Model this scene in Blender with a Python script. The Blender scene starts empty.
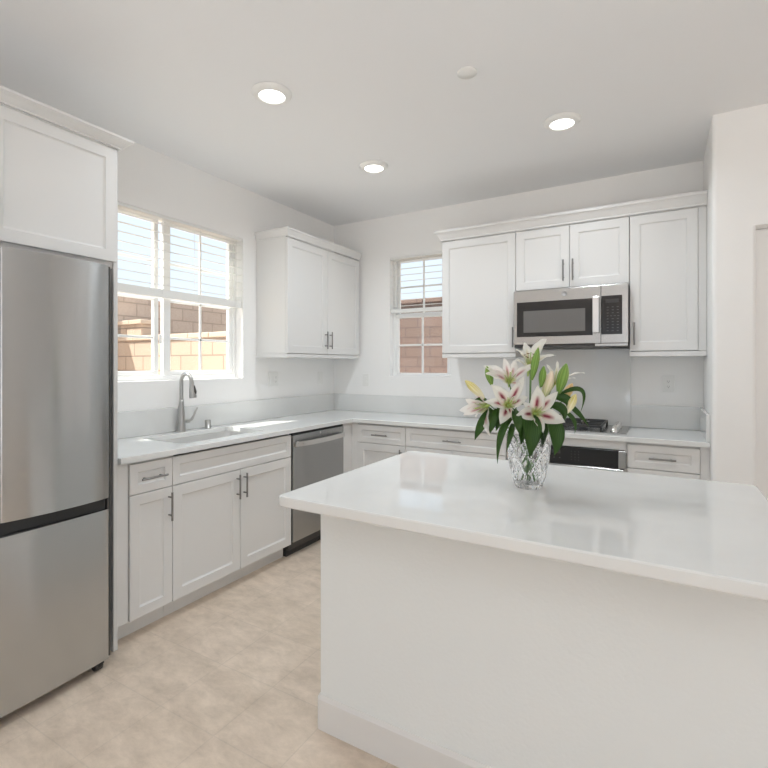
import bpy, bmesh, math, random
from mathutils import Vector, Matrix
random.seed(7)
PI = math.pi
SC = bpy.context.scene
COL = SC.collection

# ---------------------------------------------------------------- camera
cd = bpy.data.cameras.new('camera')
cam = bpy.data.objects.new('camera', cd); COL.objects.link(cam)
cd.sensor_width = 36.0
cd.lens = 481.6 / 768 * 36.0
cd.shift_y = -(384 - 364.9) / 768
cd.clip_start = 0.05
cam.location = (2.8358, -3.8978, 1.358)
cam.rotation_euler = (PI / 2, 0, math.radians(30.11))
SC.camera = cam

# ---------------------------------------------------------------- exposure, world, sun, added fill lamps
vs = SC.view_settings
vs.view_transform = 'Standard'; vs.look = 'None'; vs.gamma = 1.0; vs.use_curve_mapping = False
vs.exposure = 0.05
SC.cycles.max_bounces = 14; SC.cycles.diffuse_bounces = 8; SC.cycles.glossy_bounces = 6
SC.cycles.transmission_bounces = 12; SC.cycles.transparent_max_bounces = 16
SC.cycles.sample_clamp_indirect = 6.0
SC.cycles.use_denoising = True

W = bpy.data.worlds.new('world'); SC.world = W; W.use_nodes = True
wn = W.node_tree; wn.nodes.clear()
wo = wn.nodes.new('ShaderNodeOutputWorld'); wb = wn.nodes.new('ShaderNodeBackground')
wr = wn.nodes.new('ShaderNodeValToRGB'); wt = wn.nodes.new('ShaderNodeTexCoord'); wsx = wn.nodes.new('ShaderNodeSeparateXYZ')
wr.color_ramp.elements[0].position = 0.0; wr.color_ramp.elements[0].color = (0.50, 0.54, 0.60, 1)
wr.color_ramp.elements[1].position = 0.75; wr.color_ramp.elements[1].color = (0.95, 1.05, 1.2, 1)
we = wr.color_ramp.elements.new(0.35); we.color = (0.47, 0.535, 0.63, 1)
wn.links.new(wt.outputs['Generated'], wsx.inputs[0]); wn.links.new(wsx.outputs['Z'], wr.inputs[0])
wn.links.new(wr.outputs[0], wb.inputs[0]); wb.inputs[1].default_value = 2.0
wn.links.new(wb.outputs[0], wo.inputs[0])

SUN_DIR = Vector((0.735 * math.cos(math.radians(61)), 0.678 * math.cos(math.radians(61)), -math.sin(math.radians(61))))
sl = bpy.data.lights.new('sun', 'SUN'); sl.energy = 13.0; sl.angle = 0.009; sl.color = (1.0, 0.96, 0.90)
sun = bpy.data.objects.new('sun', sl); COL.objects.link(sun); sun.location = (-6, -5, 10)
sun.rotation_euler = SUN_DIR.to_track_quat('-Z', 'Y').to_euler()


def area(name, loc, rot, sx, sy, watts, col=(1, 1, 1)):
    l = bpy.data.lights.new(name, 'AREA'); l.shape = 'RECTANGLE'; l.size = sx; l.size_y = sy; l.energy = watts; l.color = col
    o = bpy.data.objects.new(name, l); COL.objects.link(o); o.location = loc; o.rotation_euler = rot
    return o


# fill lamps added as daylight at the unseen glazed openings behind the camera
area('patio_fill', (3.1, -8.94, 1.2), (PI / 2, 0, 0), 3.6, 2.1, 2, (0.75, 0.89, 1.0))
area('side_fill', (6.44, -5.2, 1.35), (PI / 2, 0, PI / 2), 3.0, 1.8, 1.2, (0.75, 0.89, 1.0))
# unseen lamp added behind the camera to brighten the ceiling and room
area('ceiling_fill', (3.4, -5.2, 0.8), (PI, 0, 0), 2.4, 2.4, 46, (0.75, 0.89, 1.0))


# ---------------------------------------------------------------- materials
def nodes(name):
    m = bpy.data.materials.new(name); m.use_nodes = True
    return m, m.node_tree, m.node_tree.nodes['Principled BSDF']


def mat(name, col, rough=0.5, metal=0.0, spec=0.5, bump=None, coat=0.0):
    m, t, b = nodes(name)
    b.inputs['Base Color'].default_value = (*col, 1); b.inputs['Roughness'].default_value = rough
    b.inputs['Metallic'].default_value = metal; b.inputs['Specular IOR Level'].default_value = spec
    b.inputs['Coat Weight'].default_value = coat
    if bump:
        sc, st, det = bump
        n = t.nodes.new('ShaderNodeTexNoise'); n.inputs['Scale'].default_value = sc; n.inputs['Detail'].default_value = det
        c = t.nodes.new('ShaderNodeTexCoord'); t.links.new(c.outputs['Object'], n.inputs['Vector'])
        bp = t.nodes.new('ShaderNodeBump'); bp.inputs['Strength'].default_value = st; bp.inputs['Distance'].default_value = 0.002
        t.links.new(n.outputs['Fac'], bp.inputs['Height']); t.links.new(bp.outputs[0], b.inputs['Normal'])
    return m


M = {}
M['wall'] = mat('wall_paint', (0.895, 0.89, 0.88), 0.75, bump=(90, 0.25, 3), spec=0.3)
M['ceil'] = mat('ceiling_paint', (0.86, 0.865, 0.875), 0.8, bump=(120, 0.2, 3), spec=0.3)
M['island'] = mat('island_drywall_paint', (0.80, 0.825, 0.825), 0.7, bump=(75, 0.45, 3), spec=0.35)
M['cab'] = mat('cabinet_lacquer', (0.735, 0.73, 0.72), 0.38)
M['toe'] = mat('toe_kick_white', (0.74, 0.735, 0.72), 0.45)
M['vinyl'] = mat('window_vinyl', (0.86, 0.86, 0.85), 0.35)
M['plastic'] = mat('white_plastic', (0.84, 0.84, 0.82), 0.35)
M['plastic_grey'] = mat('pale_grey_plastic', (0.70, 0.70, 0.69), 0.4)
M['slot'] = mat('socket_slot_dark', (0.08, 0.08, 0.08), 0.6)
M['black'] = mat('black_gloss', (0.018, 0.017, 0.017), 0.12)
M['blackm'] = mat('black_matte', (0.03, 0.03, 0.03), 0.5)
M['charcoal'] = mat('charcoal_plastic', (0.055, 0.053, 0.05), 0.4)
M['iron'] = mat('cast_iron', (0.03, 0.029, 0.028), 0.45, bump=(200, 0.3, 2))
M['chrome'] = mat('polished_chrome', (0.80, 0.79, 0.78), 0.12, 1.0)
M['nickel'] = mat('brushed_nickel', (0.47, 0.465, 0.455), 0.28, 1.0)
M['pull'] = mat('satin_pull', (0.27, 0.265, 0.26), 0.32, 1.0)
M['grey_print'] = mat('grey_print', (0.12, 0.12, 0.12), 0.4)
M['faint_print'] = mat('faint_grey_print', (0.07, 0.07, 0.07), 0.4)
M['badge'] = mat('badge_grey', (0.50, 0.50, 0.50), 0.35, 0.7)


def steel(name, col, rough, axis):
    m, t, b = nodes(name)
    b.inputs['Metallic'].default_value = 1.0
    c = t.nodes.new('ShaderNodeTexCoord'); mp = t.nodes.new('ShaderNodeMapping')
    s = [260, 260, 260]; s[axis] = 2
    mp.inputs['Scale'].default_value = s
    n = t.nodes.new('ShaderNodeTexNoise'); n.inputs['Scale'].default_value = 1.0; n.inputs['Detail'].default_value = 2
    t.links.new(c.outputs['Object'], mp.inputs[0]); t.links.new(mp.outputs[0], n.inputs['Vector'])
    b.inputs['Roughness'].default_value = rough
    cr = t.nodes.new('ShaderNodeMixRGB'); cr.inputs[1].default_value = (*[x * 0.985 for x in col], 1); cr.inputs[2].default_value = (*[x * 1.015 for x in col], 1)
    t.links.new(n.outputs['Fac'], cr.inputs[0]); t.links.new(cr.outputs[0], b.inputs['Base Color'])
    if axis == 2:
        tg = t.nodes.new('ShaderNodeTangent'); tg.direction_type = 'RADIAL'; tg.axis = 'Z'
        t.links.new(tg.outputs[0], b.inputs['Tangent']); b.inputs['Anisotropic'].default_value = 0.92; b.inputs['Anisotropic Rotation'].default_value = 0.25
    return m


M['steel_v'] = steel('brushed_steel_upright_grain', (0.535, 0.545, 0.55), 0.21, 2)
M['steel_dw'] = steel('brushed_steel_washer', (0.43, 0.435, 0.435), 0.25, 2)
M['steel_h'] = steel('brushed_steel_level_grain', (0.50, 0.495, 0.485), 0.26, 0)
M['steel_bar'] = steel('bright_steel_bar', (0.74, 0.735, 0.725), 0.24, 0)
M['steel_sink'] = steel('satin_sink_steel', (0.84, 0.84, 0.835), 0.36, 1)


def quartz():
    m, t, b = nodes('white_quartz')
    c = t.nodes.new('ShaderNodeTexCoord')
    n = t.nodes.new('ShaderNodeTexNoise'); n.inputs['Scale'].default_value = 2.2; n.inputs['Detail'].default_value = 5; n.inputs['Distortion'].default_value = 1.2
    t.links.new(c.outputs['Object'], n.inputs['Vector'])
    r = t.nodes.new('ShaderNodeValToRGB')
    r.color_ramp.elements[0].position = 0.35; r.color_ramp.elements[0].color = (0.73, 0.735, 0.725, 1)
    r.color_ramp.elements[1].position = 0.6; r.color_ramp.elements[1].color = (0.76, 0.767, 0.758, 1)
    t.links.new(n.outputs['Fac'], r.inputs[0]); t.links.new(r.outputs[0], b.inputs['Base Color'])
    b.inputs['Roughness'].default_value = 0.045
    b.inputs['Specular IOR Level'].default_value = 0.55
    return m


M['quartz'] = quartz()


def tile_floor():
    m, t, b = nodes('beige_porcelain_tile')
    c = t.nodes.new('ShaderNodeTexCoord'); mp = t.nodes.new('ShaderNodeMapping')
    S = 0.3075
    mp.inputs['Location'].default_value = (-0.797 / S, 2.993 / S, 0)
    mp.inputs['Scale'].default_value = (1 / S, 1 / S, 1)
    br = t.nodes.new('ShaderNodeTexBrick'); br.offset = 0.0; br.squash = 1.0
    br.inputs['Scale'].default_value = 1.0; br.inputs['Mortar Size'].default_value = 0.009; br.inputs['Mortar Smooth'].default_value = 0.25
    br.inputs['Bias'].default_value = 0.0; br.inputs['Brick Width'].default_value = 1.0; br.inputs['Row Height'].default_value = 1.0
    br.inputs['Color1'].default_value = (0.68, 0.57, 0.465, 1); br.inputs['Color2'].default_value = (0.72, 0.605, 0.50, 1)
    br.inputs['Mortar'].default_value = (0.63, 0.53, 0.435, 1)
    t.links.new(c.outputs['Object'], mp.inputs[0]); t.links.new(mp.outputs[0], br.inputs['Vector'])
    mp2 = t.nodes.new('ShaderNodeMapping'); mp2.inputs['Rotation'].default_value = (0, 0, 0.5); mp2.inputs['Scale'].default_value = (3.5, 6.5, 1)
    n = t.nodes.new('ShaderNodeTexNoise'); n.inputs['Scale'].default_value = 1.7; n.inputs['Detail'].default_value = 12; n.inputs['Roughness'].default_value = 0.74; n.inputs['Distortion'].default_value = 0.25
    t.links.new(c.outputs['Object'], mp2.inputs[0]); t.links.new(mp2.outputs[0], n.inputs['Vector'])
    r = t.nodes.new('ShaderNodeValToRGB')
    r.color_ramp.elements[0].position = 0.33; r.color_ramp.elements[0].color = (0.80, 0.79, 0.77, 1)
    r.color_ramp.elements[1].position = 0.66; r.color_ramp.elements[1].color = (1.12, 1.13, 1.14, 1)
    t.links.new(n.outputs['Fac'], r.inputs[0])
    mx = t.nodes.new('ShaderNodeMixRGB'); mx.blend_type = 'MULTIPLY'; mx.inputs[0].default_value = 1.0
    t.links.new(br.outputs['Color'], mx.inputs[1]); t.links.new(r.outputs[0], mx.inputs[2])
    t.links.new(mx.outputs[0], b.inputs['Base Color'])
    b.inputs['Roughness'].default_value = 0.45
    bp = t.nodes.new('ShaderNodeBump'); bp.inputs['Strength'].default_value = 0.35; bp.inputs['Distance'].default_value = 0.002; bp.invert = True
    t.links.new(br.outputs['Fac'], bp.inputs['Height']); t.links.new(bp.outputs[0], b.inputs['Normal'])
    return m


M['floor'] = tile_floor()


def block_mat(name, c1, c2, mortar, bw, bh, vec):
    m, t, b = nodes(name)
    c = t.nodes.new('ShaderNodeTexCoord'); s = t.nodes.new('ShaderNodeSeparateXYZ'); k = t.nodes.new('ShaderNodeCombineXYZ')
    t.links.new(c.outputs['Object'], s.inputs[0])
    t.links.new(s.outputs[vec], k.inputs[0]); t.links.new(s.outputs['Z'], k.inputs[1])
    br = t.nodes.new('ShaderNodeTexBrick'); br.offset = 0.5
    br.inputs['Scale'].default_value = 1.0; br.inputs['Brick Width'].default_value = bw; br.inputs['Row Height'].default_value = bh
    br.inputs['Mortar Size'].default_value = 0.010; br.inputs['Mortar Smooth'].default_value = 0.2
    br.inputs['Color1'].default_value = (*c1, 1); br.inputs['Color2'].default_value = (*c2, 1); br.inputs['Mortar'].default_value = (*mortar, 1)
    t.links.new(k.outputs[0], br.inputs['Vector'])
    n = t.nodes.new('ShaderNodeTexNoise'); n.inputs['Scale'].default_value = 60; n.inputs['Detail'].default_value = 4
    t.links.new(c.outputs['Object'], n.inputs['Vector'])
    mx = t.nodes.new('ShaderNodeMixRGB'); mx.blend_type = 'OVERLAY'; mx.inputs[0].default_value = 0.25
    t.links.new(br.outputs['Color'], mx.inputs[1]); t.links.new(n.outputs['Fac'], mx.inputs[2])
    t.links.new(mx.outputs[0], b.inputs['Base Color']); b.inputs['Roughness'].default_value = 0.9
    return m


M['tan_block'] = block_mat('tan_split_block', (0.40, 0.305, 0.235), (0.43, 0.33, 0.255), (0.24, 0.18, 0.14), 0.4, 0.2, 'X')
M['brown_block'] = block_mat('brown_block', (0.40, 0.31, 0.25), (0.43, 0.335, 0.27), (0.29, 0.22, 0.175), 0.4, 0.2, 'Y')
M['red_block'] = block_mat('reddish_block', (0.155, 0.105, 0.085), (0.175, 0.118, 0.098), (0.105, 0.07, 0.06), 0.4, 0.145, 'X')  # reddish-brown block with the wall's shade darkened into the colour
M['tan_cap'] = mat('tan_cap_block', (0.46, 0.36, 0.28), 0.9, bump=(60, 0.4, 3))
M['earth'] = mat('pale_dirt', (0.55, 0.46, 0.38), 0.95)
M['stucco'] = mat('white_stucco', (0.80, 0.77, 0.72), 0.9, bump=(40, 0.5, 4))


def pane_mat():
    m = bpy.data.materials.new('window_glass'); m.use_nodes = True; t = m.node_tree; t.nodes.clear()
    o = t.nodes.new('ShaderNodeOutputMaterial'); tr = t.nodes.new('ShaderNodeBsdfTransparent'); g = t.nodes.new('ShaderNodeBsdfGlossy')
    tr.inputs[0].default_value = (0.96, 0.975, 0.965, 1); g.inputs['Roughness'].default_value = 0.0
    lw = t.nodes.new('ShaderNodeLayerWeight'); pw_ = t.nodes.new('ShaderNodeMath'); pw_.operation = 'POWER'; pw_.inputs[1].default_value = 5.0
    f = t.nodes.new('ShaderNodeMapRange'); f.inputs[3].default_value = 0.03; f.inputs[4].default_value = 0.9
    t.links.new(lw.outputs['Facing'], pw_.inputs[0]); t.links.new(pw_.outputs[0], f.inputs[0])
    mx = t.nodes.new('ShaderNodeMixShader')
    t.links.new(f.outputs[0], mx.inputs[0]); t.links.new(tr.outputs[0], mx.inputs[1]); t.links.new(g.outputs[0], mx.inputs[2]); t.links.new(mx.outputs[0], o.inputs[0])
    return m


M['glass'] = pane_mat()


def slat_mat():
    m, t, b = nodes('white_blind_slat')
    b.inputs['Base Color'].default_value = (0.86, 0.86, 0.84, 1); b.inputs['Roughness'].default_value = 0.4
    tl = t.nodes.new('ShaderNodeBsdfTranslucent'); tl.inputs[0].default_value = (0.9, 0.9, 0.88, 1)
    mx = t.nodes.new('ShaderNodeMixShader'); mx.inputs[0].default_value = 0.35
    o = t.nodes['Material Output']
    t.links.new(b.outputs[0], mx.inputs[1]); t.links.new(tl.outputs[0], mx.inputs[2]); t.links.new(mx.outputs[0], o.inputs[0])
    return m


M['slat'] = slat_mat()


def emis(name, col, s):
    m = bpy.data.materials.new(name); m.use_nodes = True; t = m.node_tree; t.nodes.clear()
    o = t.nodes.new('ShaderNodeOutputMaterial'); e = t.nodes.new('ShaderNodeEmission')
    e.inputs[0].default_value = (*col, 1); e.inputs[1].default_value = s; t.links.new(e.outputs[0], o.inputs[0])
    return m


M['lamp'] = emis('led_lens', (1.0, 0.97, 0.92), 5.0)
M['orange_led'] = emis('amber_display', (1.0, 0.55, 0.2), 0.8)


def crystal():
    m, t, b = nodes('cut_crystal')
    b.inputs['Base Color'].default_value = (1, 1, 1, 1); b.inputs['Roughness'].default_value = 0.0
    b.inputs['Transmission Weight'].default_value = 1.0; b.inputs['IOR'].default_value = 1.48
    return m


M['crystal'] = crystal()


def petal_mat(name, white, stripe, blush, amount, throat):
    """UV: u across the petal, v along it. A coloured midrib band belongs to the petal itself."""
    m, t, b = nodes(name)
    L = t.links.new
    uv = t.nodes.new('ShaderNodeUVMap'); s = t.nodes.new('ShaderNodeSeparateXYZ'); L(uv.outputs[0], s.inputs[0])
    a = t.nodes.new('ShaderNodeMath'); a.operation = 'SUBTRACT'; a.inputs[1].default_value = 0.5; L(s.outputs[0], a.inputs[0])
    ab = t.nodes.new('ShaderNodeMath'); ab.operation = 'ABSOLUTE'; L(a.outputs[0], ab.inputs[0])

    def ramp(src, pts):
        r = t.nodes.new('ShaderNodeValToRGB'); cr = r.color_ramp
        while len(cr.elements) < len(pts): cr.elements.new(0.5)
        for e, (p, v) in zip(cr.elements, pts): e.position = p; e.color = (v, v, v, 1)
        L(src, r.inputs[0]); return r.outputs[0]

    def mul(x, y):
        q = t.nodes.new('ShaderNodeMath'); q.operation = 'MULTIPLY'; L(x, q.inputs[0])
        if isinstance(y, float): q.inputs[1].default_value = y
        else: L(y, q.inputs[1])
        return q.outputs[0]

    def mixc(fac, c1, c2):
        q = t.nodes.new('ShaderNodeMixRGB'); L(fac, q.inputs[0])
        for i, c in ((1, c1), (2, c2)):
            if isinstance(c, tuple): q.inputs[i].default_value = (*c, 1)
            else: L(c, q.inputs[i])
        return q.outputs[0]
    along = ramp(s.outputs[1], [(0.14, 0), (0.28, 1), (0.44, 1), (0.66, 0)])
    core = mul(mul(ramp(ab.outputs[0], [(0.03, 1), (0.17, 0)]), along), amount)
    soft = mul(mul(ramp(ab.outputs[0], [(0.05, 1), (0.34, 0)]), along), amount * 0.75)
    base = ramp(s.outputs[1], [(0.04, 1), (0.24, 0)])
    c = mixc(base, white, throat); c = mixc(soft, c, blush); c = mixc(core, c, stripe)
    L(c, b.inputs['Base Color']); b.inputs['Roughness'].default_value = 0.5
    tl = t.nodes.new('ShaderNodeBsdfTranslucent'); L(c, tl.inputs[0]); ms = t.nodes.new('ShaderNodeMixShader'); ms.inputs[0].default_value = 0.42
    o = t.nodes['Material Output']; L(b.outputs[0], ms.inputs[1]); L(tl.outputs[0], ms.inputs[2]); L(ms.outputs[0], o.inputs[0])
    return m


M['petal_pink'] = petal_mat('lily_petal_striped', (0.97, 0.955, 0.91), (0.38, 0.03, 0.08), (0.90, 0.66, 0.60), 0.95, (0.62, 0.66, 0.16))
M['petal_soft'] = petal_mat('lily_petal_blush', (0.97, 0.95, 0.92), (0.55, 0.15, 0.20), (0.90, 0.76, 0.73), 0.65, (0.66, 0.70, 0.25))
M['petal_white'] = petal_mat('lily_petal_white', (0.97, 0.96, 0.92), (0.8, 0.72, 0.5), (0.86, 0.80, 0.62), 0.5, (0.72, 0.70, 0.22))


def leaf_mat(name, c1, c2):
    m, t, b = nodes(name)
    uv = t.nodes.new('ShaderNodeUVMap'); w = t.nodes.new('ShaderNodeTexWave'); w.bands_direction = 'X'; w.inputs['Scale'].default_value = 3.0; w.inputs['Distortion'].default_value = 0.4
    t.links.new(uv.outputs[0], w.inputs['Vector'])
    mx = t.nodes.new('ShaderNodeMixRGB'); mx.inputs[1].default_value = (*c1, 1); mx.inputs[2].default_value = (*c2, 1)
    t.links.new(w.outputs['Fac'], mx.inputs[0]); t.links.new(mx.outputs[0], b.inputs['Base Color'])
    b.inputs['Roughness'].default_value = 0.38
    return m


M['leaf'] = leaf_mat('lily_leaf', (0.038, 0.105, 0.015), (0.07, 0.165, 0.025))
M['stem'] = mat('lily_stem', (0.09, 0.20, 0.05), 0.45)


def bud_mat(name, low, high, rib):
    m, t, b = nodes(name)
    uv = t.nodes.new('ShaderNodeUVMap'); s = t.nodes.new('ShaderNodeSeparateXYZ'); t.links.new(uv.outputs[0], s.inputs[0])
    r = t.nodes.new('ShaderNodeValToRGB'); r.color_ramp.elements[0].position = 0.1; r.color_ramp.elements[1].position = 0.75
    r.color_ramp.elements[0].color = (*low, 1); r.color_ramp.elements[1].color = (*high, 1)
    t.links.new(s.outputs[1], r.inputs[0])
    mp = t.nodes.new('ShaderNodeMapping'); mp.inputs['Scale'].default_value = (3, 0.0, 0)
    w = t.nodes.new('ShaderNodeTexWave'); w.bands_direction = 'X'; w.inputs['Scale'].default_value = 1.0
    t.links.new(uv.outputs[0], mp.inputs[0]); t.links.new(mp.outputs[0], w.inputs['Vector'])
    mx = t.nodes.new('ShaderNodeMixRGB'); mx.inputs[2].default_value = (*rib, 1)
    q = t.nodes.new('ShaderNodeMath'); q.operation = 'MULTIPLY'; q.inputs[1].default_value = 0.6
    t.links.new(w.outputs['Fac'], q.inputs[0]); t.links.new(q.outputs[0], mx.inputs[0])
    t.links.new(r.outputs[0], mx.inputs[1]); t.links.new(mx.outputs[0], b.inputs['Base Color']); b.inputs['Roughness'].default_value = 0.45
    return m


M['bud_green'] = bud_mat('green_bud', (0.10, 0.22, 0.025), (0.15, 0.29, 0.04), (0.30, 0.44, 0.10))
M['bud_pink'] = bud_mat('pink_white_bud', (0.50, 0.56, 0.20), (0.84, 0.66, 0.52), (0.84, 0.76, 0.62))
M['bud_yellow'] = bud_mat('yellow_white_bud', (0.84, 0.78, 0.58), (0.66, 0.56, 0.10), (0.85, 0.80, 0.60))
M['bud_orange'] = bud_mat('apricot_bud', (0.62, 0.58, 0.18), (0.80, 0.48, 0.20), (0.82, 0.62, 0.36))
M['anther'] = mat('rust_anther', (0.20, 0.08, 0.03), 0.7)
M['pistil'] = mat('green_pistil', (0.45, 0.58, 0.18), 0.5)


# ---------------------------------------------------------------- mesh helpers
class MB:
    def __init__(self):
        self.bm = bmesh.new()

    def _bev(self, vs, r, seg=2):
        es = set()
        for v in vs:
            for e in v.link_edges: es.add(e)
        bmesh.ops.bevel(self.bm, geom=list(es), offset=r, segments=seg, profile=0.5, affect='EDGES')

    def box(self, x0, y0, z0, x1, y1, z1, r=0.0015, seg=1):
        x0, x1 = min(x0, x1), max(x0, x1); y0, y1 = min(y0, y1), max(y0, y1); z0, z1 = min(z0, z1), max(z0, z1)
        vs = [self.bm.verts.new(p) for p in ((x0, y0, z0), (x1, y0, z0), (x1, y1, z0), (x0, y1, z0), (x0, y0, z1), (x1, y0, z1), (x1, y1, z1), (x0, y1, z1))]
        for f in ((3, 2, 1, 0), (4, 5, 6, 7), (0, 1, 5, 4), (1, 2, 6, 5), (2, 3, 7, 6), (3, 0, 4, 7)):
            self.bm.faces.new([vs[i] for i in f])
        if r: self._bev(vs, min(r, 0.45 * min(x1 - x0, y1 - y0, z1 - z0)), seg)
        return self

    def prism(self, pts, z0, z1, r=0.0):
        lo = [self.bm.verts.new((x, y, z0)) for x, y in pts]; hi = [self.bm.verts.new((x, y, z1)) for x, y in pts]
        n = len(pts)
        self.bm.faces.new(list(reversed(lo))); self.bm.faces.new(hi)
        for i in range(n): self.bm.faces.new((lo[i], lo[(i + 1) % n], hi[(i + 1) % n], hi[i]))
        if r:
            es = [e for e in self.bm.edges if all(v in hi for v in e.verts) or all(v in lo for v in e.verts)]
            bmesh.ops.bevel(self.bm, geom=es, offset=r, segments=2, profile=0.5, affect='EDGES')
        return self

    def ring(self, pts_list, close_ends=True, smooth=True):
        """skin a list of equal-length closed loops"""
        rows = [[self.bm.verts.new(p) for p in loop] for loop in pts_list]
        n = len(rows[0])
        for a, b in zip(rows, rows[1:]):
            for i in range(n):
                f = self.bm.faces.new((a[i], a[(i + 1) % n], b[(i + 1) % n], b[i])); f.smooth = smooth
        if close_ends:
            for f in (self.bm.faces.new(list(reversed(rows[0]))), self.bm.faces.new(rows[-1])):
                for e in f.edges: e.smooth = False
        return rows

    def tube(self, path, r, n=12, smooth=True):
        path = [Vector(p) for p in path]
        rr = r if isinstance(r, (list, tuple)) else [r] * len(path)
        loops = []; up = None
        for i, p in enumerate(path):
            d = (path[min(i + 1, len(path) - 1)] - path[max(i - 1, 0)]).normalized()
            if up is None:
                up = d.orthogonal().normalized()
            up = (up - d * up.dot(d)).normalized(); sd = d.cross(up)
            loops.append([p + (up * math.cos(2 * PI * k / n) + sd * math.sin(2 * PI * k / n)) * rr[i] for k in range(n)])
        self.ring(loops, True, smooth); return self

    def cyl(self, a, b, r, n=20):
        return self.tube([a, b], r, n)

    def lathe(self, c, prof, n=32, axis='z', smooth=True):
        """prof: list of (radius, height along the axis) from one pole or rim to the other"""
        cx, cy, cz = c; loops = []
        for r, h in prof:
            L = []
            for k in range(n):
                a = 2 * PI * k / n; u, v = r * math.cos(a), r * math.sin(a)
                L.append({'z': (cx + u, cy + v, cz + h), 'y': (cx + u, cy + h, cz + v), 'x': (cx + h, cy + u, cz + v)}[axis])
            loops.append(L)
        self.ring(loops, True, smooth); return self

    def shaker(self, o, u, v, n, w, h, t=0.02, fr=0.057, rec=0.009, lip=0.006):
        """a shaker door front as one solid: o lower corner on the back plane, u across, v up, n outwards"""
        o, u, v, n = map(Vector, (o, u, v, n))
        fr = min(fr, 0.3 * h, 0.3 * w)
        P = lambda a, b, d: self.bm.verts.new(o + u * a + v * b + n * d)
        rect = lambda i, d: [P(i, i, d), P(w - i, i, d), P(w - i, h - i, d), P(i, h - i, d)]
        rows = [rect(0, 0), rect(0, t - 0.002), rect(0.002, t), rect(fr, t), rect(fr + 0.0015, t - 0.004), rect(fr + lip, t - rec + 0.001), rect(fr + lip + 0.004, t - rec)]
        for a, b in zip(rows, rows[1:]):
            for i in range(4): self.bm.faces.new((a[i], a[(i + 1) % 4], b[(i + 1) % 4], b[i]))
        self.bm.faces.new(list(reversed(rows[0]))); self.bm.faces.new(rows[-1])
        return self

    def pull(self, c, along, n, length=0.15, r=0.0055, off=0.03):
        c, along, n = Vector(c), Vector(along), Vector(n)
        a, b = c + along * length / 2 + n * off, c - along * length / 2 + n * off
        self.cyl(a, b, r, 12)
        for s in (-1, 1):
            q = c + along * s * (length * 0.32); self.cyl(q, q + n * off, r * 0.8, 10)
        return self


def link(name, mb, m, parent=None, smooth=None, base=None):
    """one mesh object, its geometry given in world coordinates, its origin at base (or at its parent's base)"""
    bm = mb.bm
    bmesh.ops.recalc_face_normals(bm, faces=bm.faces)
    me = bpy.data.meshes.new(name)
    off = Vector(base) if base else (world_loc(parent) if parent else Vector((0, 0, 0)))
    bmesh.ops.translate(bm, verts=bm.verts, vec=-off)
    bm.to_mesh(me); bm.free()
    me.materials.append(m)
    if smooth:
        for p in me.polygons: p.use_smooth = True
    o = bpy.data.objects.new(name, me); COL.objects.link(o)
    if parent:
        o.parent = parent; o.location = off - world_loc(parent)
    else:
        o.location = off
    return o


def world_loc(o):
    v = Vector((0, 0, 0))
    while o: v = v + Vector(o.location); o = o.parent
    return v


def tag(o, label, cat, group=None):
    o['label'] = label; o['category'] = cat
    if group: o['group'] = group
    return o


def thing(name, loc, label, cat, group=None):
    o = bpy.data.objects.new(name, None); COL.objects.link(o); o.location = loc; o.empty_display_size = 0.05
    return tag(o, label, cat, group)


def root_struct(name, loc):
    o = bpy.data.objects.new(name, None); COL.objects.link(o); o.location = loc; o['kind'] = 'structure'
    return o


def struct(name, mb, m):
    o = link(name, mb, m); o['kind'] = 'structure'; return o


X, Y, Z = Vector((1, 0, 0)), Vector((0, 1, 0)), Vector((0, 0, 1))
H = 2.74
CT, CB = 0.914, 0.884          # counter top and underside
LF, BF = 0.585, -0.56          # door planes of the left and back base runs

# ---------------------------------------------------------------- room shell
RX, RY = 6.5, -9.0
struct('floor', MB().box(-0.15, RY - 0.15, -0.10, RX + 0.15, 0.15, 0, 0), M['floor'])
struct('ceiling', MB().box(-0.15, RY - 0.15, H, RX + 0.15, 0.15, H + 0.12, 0), M['ceil'])


def wall_with_hole(axis, p0, p1, a0, a1, holes):
    """a wall slab between p0 and p1 on one axis, a0..a1 along the other, cut by holes (u0,u1,z0,z1)"""
    mb = MB()
    def bx(u0, u1, z0, z1):
        if u1 - u0 < 1e-4 or z1 - z0 < 1e-4: return
        if axis == 'x': mb.box(p0, u0, z0, p1, u1, z1, 0)
        else: mb.box(u0, p0, z0, u1, p1, z1, 0)
    u = a0
    for (h0, h1, z0, z1) in holes:
        bx(u, h0, 0, H); bx(h0, h1, 0, z0); bx(h0, h1, z1, H); u = h1
    bx(u, a1, 0, H)
    bmesh.ops.remove_doubles(mb.bm, verts=mb.bm.verts, dist=1e-5)
    return mb


WL = (-2.50, -1.20, 1.256, 2.342)
WB = (0.638, 1.245, 1.256, 2.352)
struct('wall_left', wall_with_hole('x', -0.14, 0, RY - 0.14, 0.0, [WL]), M['wall'])
struct('wall_back', wall_with_hole('y', 0, 0.14, -0.14, 3.07, [WB]), M['wall'])
struct('wall_rear', wall_with_hole('y', RY - 0.14, RY, 0, RX + 0.14, [(1.3, 4.9, 0.0, 2.3)]), M['wall'])
struct('wall_right', wall_with_hole('x', RX, RX + 0.14, RY, 0.14, [(-6.7, -3.7, 0.45, 2.25)]), M['wall'])

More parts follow.
